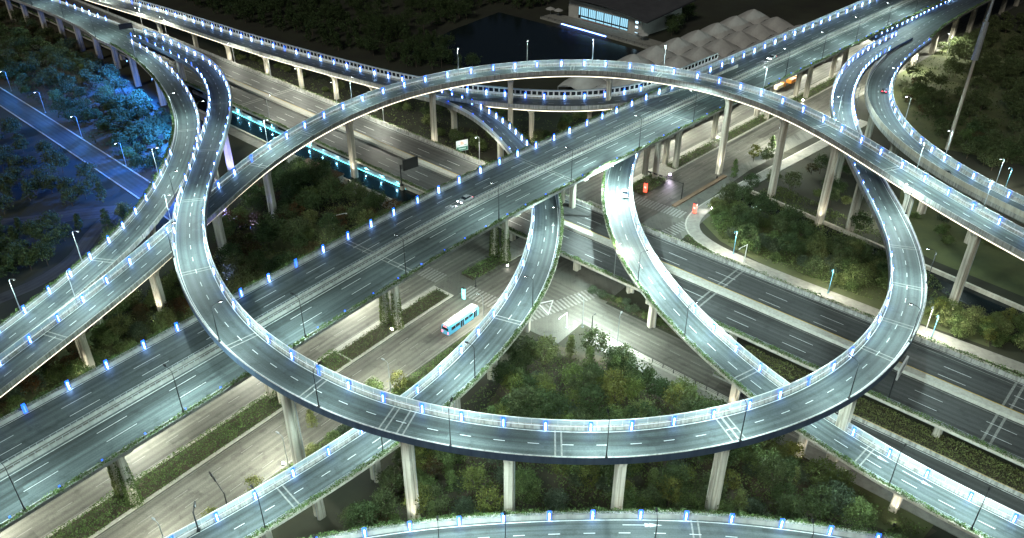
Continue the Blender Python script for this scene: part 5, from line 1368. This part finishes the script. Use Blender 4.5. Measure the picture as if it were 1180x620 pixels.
truck((124.1, 351.6, 0.00), R(45), 'orange truck parked just beyond the cream bodied one below the expressway', 'orange_paint')

# ------------------------------------------------------------------ trees
def tree_proto(seed, h, cr, kind):
    rs = np.random.RandomState(seed); r = random.Random(seed)
    mb = MB()
    th = h * (0.5 if kind != 'cone' else 0.9)
    lean = [(r.uniform(-0.25, 0.25), r.uniform(-0.25, 0.25)) for _ in range(4)]
    pts = [(lean[0][0] * k / 3, lean[0][1] * k / 3, th * k / 3) for k in range(4)]
    mb.tube([(0, 0, -0.2)] + pts[1:], [0.035 * h * 0.5, 0.026 * h * 0.5, 0.02 * h * 0.5, 0.008 * h * 0.5], 6)
    tips = []
    for k in range(6):
        a = 2 * math.pi * k / 6 + r.uniform(-0.4, 0.4); z0 = th * r.uniform(0.5, 0.95); ln = cr * r.uniform(0.5, 0.85)
        e = (math.cos(a) * ln, math.sin(a) * ln, z0 + h * r.uniform(0.08, 0.25)); tips.append(e)
        mb.tube([(0, 0, z0), (e[0] * 0.5, e[1] * 0.5, z0 + (e[2] - z0) * 0.6), e], [0.009 * h, 0.006 * h, 0.002 * h], 4)
    trunk = mb.mesh('trunk_%d' % seed, 'bark')
    P = []
    if kind == 'cone':
        for k in range(70):
            z = h * (0.12 + 0.86 * r.random() ** 0.9); rad = cr * (1 - (z / h)) ** 0.8 + 0.12
            a = r.uniform(0, 2 * math.pi); q = r.uniform(0.35, 1.0) * rad
            c = (math.cos(a) * q, math.sin(a) * q, z - 0.1 * q)
            P.append(rs.normal(c, (0.32, 0.32, 0.2), (22, 3)))
    else:
        ncl = 42 if kind == 'round' else 30
        for k in range(ncl):
            while True:
                v = rs.uniform(-1, 1, 3)
                d = np.linalg.norm(v)
                if 0.35 < d < 1 and v[2] > -0.75: break
            v = v / d * (0.45 + 0.5 * d)
            c = np.array((v[0] * cr, v[1] * cr, h * 0.62 + v[2] * h * 0.36))
            sg = cr * r.uniform(0.16, 0.26)
            P.append(rs.normal(c, (sg, sg, sg * 0.7), (44 if kind == 'round' else 34, 3)))
    P = np.concatenate(P)
    P = P[P[:, 2] > 0.25]
    return trunk, P
SPECIES = {}
for key, n, h, cr, kind, mat, size in (('round_dark', 3, 7.5, 3.0, 'round', 'leaf_dark', 0.42), ('round_mid', 3, 6.5, 2.7, 'round', 'leaf_mid', 0.38), ('loose_yellow', 2, 7.0, 2.2, 'loose', 'leaf_yellow', 0.36),
        ('bush_grey', 2, 4.2, 2.2, 'round', 'leaf_grey', 0.34), ('bush_mid', 3, 3.2, 1.9, 'round', 'leaf_mid', 0.32), ('cone', 3, 8.0, 2.3, 'cone', 'leaf_dark', 0.36), ('cone_green', 2, 7.0, 1.9, 'cone', 'leaf_mid', 0.34), ('brown', 2, 5.5, 2.3, 'loose', 'leaf_brown', 0.36)):
    SPECIES[key] = []
    for i in range(n):
        sd = hash_ = sum(ord(c) for c in key) + i * 17
        trunk, P = tree_proto(sd, h, cr, kind)
        SPECIES[key].append((trunk, leaf_mesh('crown_%s_%d' % (key, i), P, size, mat, sd, 0.4), h, cr))
def inside(p, poly):
    x, y = p; c = False; j = len(poly) - 1
    for i in range(len(poly)):
        xi, yi, xj, yj = poly[i][0], poly[i][1], poly[j][0], poly[j][1]
        if (yi > y) != (yj > y) and x < (xj - xi) * (y - yi) / (yj - yi) + xi: c = not c
        j = i
    return c
STREETS = [(streetA, -20.5, 15), (roadM, -11.8, 5.9), (roadN, -1, 4.4), (roadS, -5, 5), (roadP, -4.5, 4.5), (roadQ, -3, 3), (roadW, -9.3, 5.2), (roadZ, -9, 0.8)]
def free(x, y, h, r):
    for road, hw, gd in RAMPS:
        d, z = road.dist(x, y)
        if d < hw + r * 0.75 and z - gd < h + 0.6: return False
    for road, a, b in STREETS:
        i = min(range(0, len(road.p)), key=lambda k: (road.p[k].x - x) ** 2 + (road.p[k].y - y) ** 2)
        l = road.l[i]; o = (x - road.p[i].x) * l.x + (y - road.p[i].y) * l.y
        t = road.t[i]; along = (x - road.p[i].x) * t.x + (y - road.p[i].y) * t.y
        if abs(along) < 7 and a - 0.6 < o < b + 0.6: return False
    return True
TREES = []
def plant_tree(x, y, key, scale, label, group, cat='tree', name='tree'):
    trunk, crown, h, cr = rnd.choice(SPECIES[key])
    root = empty(name, (x, y, 0), rnd.uniform(0, 6.28))
    root.scale = (scale * rnd.uniform(0.9, 1.12),) * 2 + (scale * rnd.uniform(0.88, 1.12),)
    tag(root, label, cat, group)
    link_mesh('trunk', trunk, root); link_mesh('crown', crown, root)
    TREES.append((x, y, cr * scale))
    return root
WORDS = {'round_dark': 'dark round crowned tree', 'round_mid': 'mid green bushy tree', 'loose_yellow': 'loose yellow green tree', 'bush_grey': 'grey green bush', 'bush_mid': 'low green bush', 'cone': 'dark pointed evergreen', 'cone_green': 'green pointed tree', 'brown': 'brownish thin tree'}
def grove(poly, n, mix, where, group, smin=0.7, smax=1.15, gap=0.45):
    xs = [p[0] for p in poly]; ys = [p[1] for p in poly]
    tries = 0; k = 0; made = []
    keys = [a for a, w in mix for _ in range(w)]
    while k < n and tries < n * 30:
        tries += 1
        x = rnd.uniform(min(xs), max(xs)); y = rnd.uniform(min(ys), max(ys))
        if not inside((x, y), poly): continue
        key = rnd.choice(keys); sc_ = rnd.uniform(smin, smax)
        h, cr = SPECIES[key][0][2] * sc_, SPECIES[key][0][3] * sc_
        if any((x - a) ** 2 + (y - b) ** 2 < ((cr + c) * gap) ** 2 for a, b, c in TREES[-420:]): continue
        if not in_view((x, y, h * 0.6), 0.015): continue
        if not free(x, y, h, cr): continue
        made.append((key, plant_tree(x, y, key, sc_, 'x', group, 'bush' if 'bush' in key else 'tree', 'bush' if 'bush' in key else 'evergreen_tree' if 'cone' in key else 'tree'))); k += 1
    for key in WORDS:
        row = sorted([o for q, o in made if q == key], key=lambda o: o.location.x / (o.location.y * CT + 128 * ST))
        for i, o in enumerate(row):
            o['label'] = ('%s %s from the left %s' % (ordn(i), WORDS[key], where)) if len(row) > 1 else 'only %s %s' % (WORDS[key], where)
def far_wood(name, poly, n, mix, smin, smax):
    """a dark mass of trees that cannot be told apart: one object"""
    xs = [p[0] for p in poly]; ys = [p[1] for p in poly]; pts = []; used = []
    keys = [a for a, w in mix for _ in range(w)]; t = 0
    tb = MB()
    while len(used) < n and t < n * 25:
        t += 1
        x = rnd.uniform(min(xs), max(xs)); y = rnd.uniform(min(ys), max(ys)); key = rnd.choice(keys); s_ = rnd.uniform(smin, smax)
        trunk, crown, h, cr = rnd.choice(SPECIES[key])
        if not inside((x, y), poly) or not in_view((x, y, 4), 0.03) or any((x - a) ** 2 + (y - b) ** 2 < 9 for a, b in used) or not free(x, y, h * s_, cr * s_): continue
        used.append((x, y))
        P = np.empty(len(crown.vertices) * 3); crown.vertices.foreach_get('co', P); P = P.reshape(-1, 4, 3).mean(1)[::2] * s_
        pts.append(P + np.array((x, y, 0)))
        tb.tube([(x, y, 0), (x, y, h * 0.5 * s_)], [0.16, 0.07], 5)
    if not pts: return
    o = link_mesh(name, leaf_mesh(name, np.concatenate(pts), 0.55, 'leaf_dark', len(used), 0.4)); tag(o, kind='stuff')
    tb.build('trunks', 'bark', o)['kind'] = 'stuff'
# single trees that stand out
plant_tree(*(20.1, 159.0, 0.00)[:2], 'round_dark', 1.05, 'dark round tree at the junction corner in front of the white pole', 'trees of the park inside the ring')
for px, key, s, lab in (((76.8, 257.9, 0.00), 'cone_green', 0.9, 'slim green tree on the sidewalk right of the traffic island'), ((87.0, 271.2, 0.00), 'loose_yellow', 0.9, 'pale lit sapling beside the tall arching ramp pier'), ((95.2, 278.7, 0.00), 'cone_green', 0.95, 'slender tree against the far street right of the sapling'),
        ((-26.3, 146.2, 0.00), 'loose_yellow', 0.9, 'slim yellow green tree between near street and crossing ramp'), ((-32.2, 145.3, 0.00), 'bush_mid', 1.1, 'brightly lit bush beside the ring above the near street'), ((-44.2, 134.7, 0.00), 'cone_green', 0.8, 'thin green tree on the verge below the ring'),
        (PA(59, 111.2), 'loose_yellow', 0.75, 'white lit sapling at the lower left verge by the signal arm'), (PA(49, 111.0), 'loose_yellow', 0.7, 'hazy green sapling on the lower left street verge'), ((22.3, 134.7, 0.00), 'loose_yellow', 0.95, 'pale fan leaved tree just behind the ring centre'),
        ((62.9, 110.8, 0.00), 'bush_grey', 1.5, 'large grey green bush on the lawn at lower right'), ((6.9, 140.9, 0.00), 'cone_green', 0.9, 'yellowish pointed tree in the park behind the ring'), ((12.9, 138.6, 0.00), 'loose_yellow', 0.95, 'second yellowish tree in the park behind the ring')):
    plant_tree(px[0], px[1], key, s, lab, None)
grove([(-5.9, 138.0, 0.00), (1.7, 159.0, 0.00), (15.1, 161.4, 0.00), (27.3, 154.7, 0.00), (41.1, 138.6, 0.00), (45.6, 132.5, 0.00), (20.4, 127.3, 0.00), (-5.6, 129.9, 0.00)], 56, [('round_dark', 4), ('round_mid', 4), ('loose_yellow', 2), ('bush_grey', 1), ('cone_green', 2)], 'in the park just behind the ring', 'trees of the park inside the ring', 0.8, 1.2, 0.36)
grove([(-32.2, 104.5, 0.00), (-26.5, 117.5, 0.00), (-16.6, 126.0, 0.00), (9.2, 124.7, 0.00), (42.3, 125.2, 0.00), (54.5, 129.9, 0.00), (70.1, 110.8, 0.00), (59.9, 100.5, 0.00), (17.8, 100.5, 0.00), (-27.5, 100.5, 0.00)], 90, [('round_dark', 4), ('round_mid', 4), ('loose_yellow', 3), ('cone_green', 2), ('bush_grey', 2)], 'between the ring and the nearest ramp', 'trees in front of the ring', 0.75, 1.15, 0.36)
grove([(62.5, 235.9, 0.00), (79.8, 251.3, 0.00), (86.5, 233.0, 0.00), (109.4, 219.1, 0.00), (109.2, 194.8, 0.00), (103.8, 184.1, 0.00), (89.3, 190.4, 0.00), (74.0, 206.0, 0.00), (65.6, 213.9, 0.00)], 84, [('round_dark', 5), ('round_mid', 2), ('bush_mid', 4), ('bush_grey', 3), ('cone', 1)], 'on the planted slope right of the junction', 'trees right of the junction', 0.7, 1.15, 0.34)
grove([(91.9, 275.7, 0.00), (127.3, 268.3, 0.00), (120.6, 241.9, 0.00), (102.3, 230.1, 0.00), (85.7, 251.3, 0.00)], 18, [('round_dark', 4), ('bush_mid', 2), ('brown', 1)], 'under the tall piers of the arching ramp', 'trees under the arching ramp', 0.6, 0.9)
grove([(-87.5, 204.1, 0.00), (-89.9, 230.1, 0.00), (-79.9, 264.8, 0.00), (-39.4, 235.9, 0.00), (-32.5, 223.4, 0.00), (-49.0, 208.9, 0.00), (-68.4, 184.1, 0.00)], 80, [('round_dark', 5), ('brown', 3), ('round_mid', 2), ('bush_mid', 1)], 'between the arching ramp and the expressway', 'trees left of the expressway', 0.75, 1.2, 0.34)
grove([(-302.4, 468.4, 0.00), (-275.5, 468.4, 0.00), (-188.2, 369.8, 0.00), (-127.3, 291.2, 0.00), (-115.9, 245.0, 0.00), (-169.0, 299.5, 0.00), (-251.6, 375.9, 0.00)], 34, [('round_dark', 4), ('brown', 3), ('round_mid', 3), ('bush_mid', 1)], 'in the blue lit wood at upper left', 'trees of the upper left wood', 0.7, 1.15)
far_wood('left_dark_wood', [(-214.4, 308.2, 0.00), (-180.0, 287.2, 0.00), (-124.0, 235.9, 0.00), (-128.4, 233.0, 0.00), (-171.5, 230.1, 0.00)], 35, [('round_dark', 5), ('brown', 1), ('cone', 1)], 0.7, 1.1)
far_wood('left_black_wood', [(-169.6, 221.8, 0.00), (-142.7, 221.8, 0.00), (-132.6, 223.4, 0.00), (-133.3, 201.7, 0.00), (-148.6, 184.1, 0.00)], 25, [('round_dark', 5), ('cone', 1)], 0.7, 1.0)
grove([(-131.3, 223.4, 0.00), (-122.2, 231.2, 0.00), (-111.0, 223.4, 0.00), (-121.7, 204.1, 0.00), (-127.2, 207.9, 0.00)], 8, [('cone', 1), ('round_mid', 2)], 'beside the path under the outer ramp', 'trees under the outer ramp', 0.7, 1.0)
grove([(-119.8, 132.5, 0.00), (-112.3, 157.0, 0.00), (-105.3, 182.1, 0.00), (-86.9, 190.4, 0.00), (-80.2, 184.1, 0.00), (-97.2, 156.4, 0.00), (-117.6, 128.6, 0.00)], 56, [('round_mid', 4), ('bush_mid', 3), ('brown', 2), ('bush_grey', 1)], 'between the arching ramp and the lower expressway', 'trees at the lower left', 0.65, 1.05, 0.36)
far_wood('right_woodland', [(169.3, 347.2, 0.00), (252.8, 446.4, 0.00), (304.3, 454.6, 0.00), (189.1, 251.3, 0.00), (166.0, 264.8, 0.00), (160.8, 308.2, 0.00)], 120, [('round_dark', 5), ('brown', 2), ('round_mid', 2)], 0.75, 1.2)
far_wood('upper_left_wood', [(-309.2, 472.0, 0.00), (-273.8, 464.9, 0.00), (-188.2, 369.8, 0.00), (-163.3, 336.8, 0.00), (-172.9, 308.2, 0.00), (-255.6, 375.9, 0.00)], 90, [('round_dark', 3), ('brown', 1)], 0.7, 1.1)
far_wood('blue_scrub_wood', [(-171.9, 310.0, 0.00), (-162.5, 334.7, 0.00), (-129.2, 299.5, 0.00), (-119.9, 264.8, 0.00), (-117.2, 246.9, 0.00), (-142.6, 275.7, 0.00)], 60, [('round_mid', 3), ('bush_mid', 3), ('brown', 1)], 0.6, 1.0)
far_wood('far_shore_wood', [(-169.7, 578.6, 0.00), (-17.6, 578.6, 0.00), (24.5, 472.0, 0.00), (-7.3, 468.4, 0.00), (-32.3, 438.4, 0.00), (-87.7, 500.1, 0.00)], 110, [('cone', 3), ('round_dark', 3)], 0.9, 1.4)
far_wood('hall_side_wood', [(90.7, 578.6, 0.00), (104.9, 510.2, 0.00), (99.9, 454.6, 0.00), (81.6, 415.7, 0.00), (79.9, 454.6, 0.00)], 40, [('cone', 1), ('round_dark', 3)], 0.9, 1.3)
grove([(161.6, 326.8, 0.00), (162.5, 308.2, 0.00), (165.6, 264.1, 0.00), (174.0, 250.7, 0.00), (181.3, 264.8, 0.00), (172.4, 299.5, 0.00), (177.2, 352.7, 0.00)], 16, [('round_dark', 4), ('round_mid', 2), ('brown', 2)], 'at the ramp side of the right woodland', 'trees at the right woodland edge', 0.75, 1.1)
grove([(122.3, 224.5, 0.00), (129.3, 204.1, 0.00), (145.1, 182.1, 0.00), (157.2, 204.1, 0.00), (138.6, 224.5, 0.00), (133.7, 238.9, 0.00)], 9, [('bush_mid', 3), ('bush_grey', 1)], 'on the yellow lawn under the right ramps', 'bushes on the right lawn', 0.6, 1.0)
grove([(109.2, 180.0, 0.00), (120.2, 178.8, 0.00), (137.7, 168.5, 0.00), (130.1, 154.7, 0.00), (115.5, 163.9, 0.00), (107.3, 172.3, 0.00)], 30, [('round_mid', 4), ('bush_mid', 3), ('loose_yellow', 2), ('bush_grey', 1)], 'beside the sidewalk at the right edge', 'trees by the right sidewalk', 0.6, 0.95)
far_wood('barrier_wood', [(-236.7, 554.1, 0.00), (-141.7, 510.2, 0.00), (-74.9, 446.4, 0.00), (-30.0, 401.7, 0.00), (-11.8, 360.5, 0.00), (-44.0, 369.8, 0.00), (-114.7, 415.7, 0.00), (-187.1, 481.0, 0.00)], 190, [('cone', 4), ('round_dark', 2)], 0.9, 1.4)
far_wood('lake_shore_wood', [(-154.8, 520.6, 0.00), (-86.2, 490.4, 0.00), (-32.8, 446.4, 0.00), (-51.4, 401.7, 0.00), (-98.3, 446.4, 0.00), (-142.3, 472.0, 0.00)], 41, [('cone', 3), ('round_dark', 3)], 0.9, 1.3)
grove([(-62.8, 334.7, 0.00), (-25.4, 326.8, 0.00), (17.3, 308.2, 0.00), (47.3, 328.7, 0.00), (34.6, 308.2, 0.00), (6.4, 281.7, 0.00), (-15.8, 275.7, 0.00), (-41.5, 308.2, 0.00)], 34, [('round_mid', 4), ('round_dark', 3), ('bush_mid', 2)], 'under the barrier ramp beyond the low highway', 'trees under the barrier ramp', 0.6, 0.95)
grove([(-150.0, 415.7, 0.00), (-104.1, 369.8, 0.00), (-62.8, 334.7, 0.00), (-69.7, 331.7, 0.00), (-105.9, 360.5, 0.00), (-143.7, 395.0, 0.00)], 14, [('bush_mid', 3), ('round_mid', 1)], 'along the far edge of the low highway', 'bushes along the low highway', 0.6, 0.9)
grove([(-52.9, 117.1, 0.00), (-44.1, 125.2, 0.00), (-31.3, 138.6, 0.00), (-16.8, 155.0, 0.00), (-13.0, 163.2, 0.00), (-18.9, 154.7, 0.00), (-36.1, 132.5, 0.00), (-56.7, 111.9, 0.00)], 20, [('bush_mid', 4), ('bush_grey', 2), ('round_mid', 1)], 'on the strip between street and crossing ramp', 'bushes by the crossing ramp', 0.4, 0.75, 0.5)
grove([(-32.1, 103.5, 0.00), (-29.7, 115.2, 0.00), (-22.1, 126.0, 0.00), (-13.3, 132.5, 0.00), (-10.9, 122.3, 0.00), (-18.4, 106.5, 0.00), (-24.5, 102.5, 0.00)], 16, [('bush_mid', 3), ('round_dark', 2), ('brown', 1)], 'left of the front pier', 'bushes left of the front pier', 0.6, 1.0, 0.5)
grove([(14.0, 181.2, 0.00), (26.6, 190.4, 0.00), (41.6, 164.9, 0.00), (38.5, 173.4, 0.00), (29.7, 175.7, 0.00)], 8, [('bush_mid', 2), ('bush_grey', 2)], 'in the bed under the low highway edge', 'bushes under the low highway', 0.4, 0.6, 0.5)

# ------------------------------------------------------------------ hedges, ivy, ground cover
def hedge(nm, label, road, o0, o1, h, s0, s1, dens=14, mat='leaf_hedge', seed=1, cat='hedge'):
    rs = np.random.RandomState(seed)
    n = int((s1 - s0) * (abs(o1 - o0) + h) * dens)
    P = []
    for _ in range(n):
        s = rs.uniform(s0, s1); o = rs.uniform(o0, o1); k = (o - o0) / (o1 - o0)
        top = h * (0.75 + 0.3 * math.sin(s * 0.55 + seed) * math.sin(s * 0.21) + 0.15 * math.sin(o * 3)) * (1 - 0.5 * abs(2 * k - 1) ** 4)
        z = top * rs.uniform(0.35, 1.05) if 0.12 < k < 0.88 else top * rs.uniform(0, 1.0)
        p = road.off(s, o); P.append((p.x, p.y, 0.18 + z))
    c = road.off((s0 + s1) / 2, (o0 + o1) / 2)
    o = link_mesh(nm, leaf_mesh(nm, P, 0.34, mat, seed, 0.6, (c.x, c.y, 0)), None, (c.x, c.y, 0))
    tag(o, label, cat)
    mb = MB()
    st = road.stations(s0, s1, 5)
    for a, b in zip(st, st[1:]):
        q = [road.off(a, o0 + 0.3), road.off(b, o0 + 0.3), road.off(b, o1 - 0.3), road.off(a, o1 - 0.3)]
        mb.poly([(v.x, v.y, 0.24) for v in q])
    mb.build('planting_soil', 'soil', o)
    return o
hedge('median_hedge', 'long clipped green hedge filling the street median at lower left', streetA, -5.1, 1.4, 2.1, 10, SA(100), 17, seed=3)
hedge('median_hedge', 'dark green hedge with ivy on the median behind the bus', streetA, -5.1, 0.2, 1.5, SA(100.5), SA(136), 13, seed=4, mat='leaf_dark')
hedge('median_hedge', 'hedge block beyond the first crosswalk beneath the expressway', streetA, -5.0, 0.5, 1.4, SA(146), SA(160), 13, seed=5)
hedge('median_hedge', 'long far hedge on the median beyond the traffic signal', streetA, -5.6, -1.0, 1.6, SA(245), SA(400), 9, seed=6)
hedge('median_hedge', 'low hedge patch at the far crosswalk beside the red pillar', streetA, -9.0, -1.0, 0.9, SA(221), SA(236), 12, seed=7)
hedge('verge_hedge', 'shrubby green strip along the near street beside the crossing ramp', streetA, -24.0, -20.4, 1.1, 10, SA(128), 13, seed=8)
hedge('frontage_hedge', 'dark shrub bed between the frontage road and the low highway', roadM, 6.2, 9.4, 1.1, 44, 90, 14, seed=11, mat='leaf_dark')
hedge('slope_planting', 'dark green planted slope between the low highway and the service ramp', roadB, -16.9, -8.5, 1.5, SB(-66), SB(60), 15, seed=12, mat='leaf_mid')
hedge('sidewalk_hedge', 'clipped hedge strip between the low highway and the right sidewalk', roadN, -3.0, -0.7, 1.0, 128, roadN.L, 12, seed=13)
def ivy(px, label, h, seed):
    rs = np.random.RandomState(seed); P = []
    cx, cy = px[0], px[1]
    for _ in range(2600):
        z = h * rs.uniform() ** 1.2; r = 1.25 - 0.5 * z / h + rs.normal() * 0.12; a = rs.uniform(0, 6.28)
        P.append((math.cos(a) * r * 1.15, math.sin(a) * r, z))
    o = link_mesh('climbing_plant', leaf_mesh('climbing_plant', P, 0.34, 'leaf_mid', seed, 0.2), None, (cx, cy, 0)); tag(o, label, 'climbing plant')
for s, lab in ((a_p[4], 'ivy clinging to the expressway pier behind the bus'), (a_p[2], 'ivy clinging to the lower left expressway pier'), (a_p[5], 'ivy on the expressway pier beyond the crosswalk')):
    p, t, l = roadA.at(s)
    for o, side in ((-4.2, 'nearer'), (0.2, 'farther')):
        q = p + l * o
        ivy(q, '%s, %s column' % (lab, side), 11, int(s + o * 10))
# ground cover: low scrub between the trees
def scrub(name, poly, n, mat, zmax, size, seed):
    rs = np.random.RandomState(seed); P = []
    xs = [p[0] for p in poly]; ys = [p[1] for p in poly]; t = 0
    while len(P) < n and t < n * 4:
        t += 1
        x = rs.uniform(min(xs), max(xs)); y = rs.uniform(min(ys), max(ys))
        if not inside((x, y), poly): continue
        k = math.sin(x * 0.35 + 1.3 * math.sin(y * 0.21)) * math.sin(y * 0.31 + seed)
        if k < rs.uniform(-1.0, 0.7): continue
        if t % 3 == 0 and not free(x, y, zmax, 0.2): continue
        P.append((x, y, rs.uniform(0.02, zmax)))
    o = link_mesh(name, leaf_mesh(name, P, size, mat, seed, 0.8)); tag(o, kind='stuff')
scrub('park_undergrowth', [(-31.2, 103.5, 0.00), (-20.4, 127.3, 0.00), (2.2, 161.4, 0.00), (23.4, 158.0, 0.00), (56.0, 128.6, 0.00), (80.1, 106.1, 0.00), (64.7, 100.5, 0.00), (-27.5, 100.5, 0.00)], 22000, 'leaf_mid', 0.9, 0.45, 31)
scrub('slope_undergrowth', [(63.0, 238.3, 0.00), (91.6, 251.3, 0.00), (118.0, 213.9, 0.00), (121.2, 171.1, 0.00), (96.7, 184.1, 0.00), (73.5, 204.1, 0.00), (63.5, 216.5, 0.00)], 18000, 'leaf_mid', 0.8, 0.45, 32)
scrub('left_undergrowth', [(-87.3, 199.4, 0.00), (-90.2, 235.9, 0.00), (-77.6, 268.3, 0.00), (-32.9, 227.3, 0.00), (-68.4, 184.1, 0.00), (-96.5, 154.7, 0.00), (-117.6, 128.6, 0.00), (-121.3, 135.2, 0.00)], 20000, 'leaf_mid', 0.9, 0.5, 33)
scrub('wood_undergrowth', [(-302.4, 468.4, 0.00), (-275.5, 468.4, 0.00), (-188.2, 369.8, 0.00), (-127.3, 291.2, 0.00), (-115.9, 245.0, 0.00), (-169.0, 299.5, 0.00), (-251.6, 375.9, 0.00)], 16000, 'leaf_dark', 1.2, 0.7, 34)
scrub('far_undergrowth', [(-150.0, 415.7, 0.00), (-63.4, 338.8, 0.00), (17.3, 308.2, 0.00), (55.0, 331.7, 0.00), (6.3, 275.7, 0.00), (-15.7, 272.0, 0.00), (-68.5, 324.8, 0.00), (-141.7, 388.4, 0.00)], 6000, 'leaf_mid', 0.9, 0.6, 35)
scrub('woodland_undergrowth', [(169.5, 352.7, 0.00), (252.8, 446.4, 0.00), (299.6, 454.6, 0.00), (187.9, 254.6, 0.00), (158.9, 299.5, 0.00)], 7000, 'leaf_dark', 1.0, 0.7, 36)
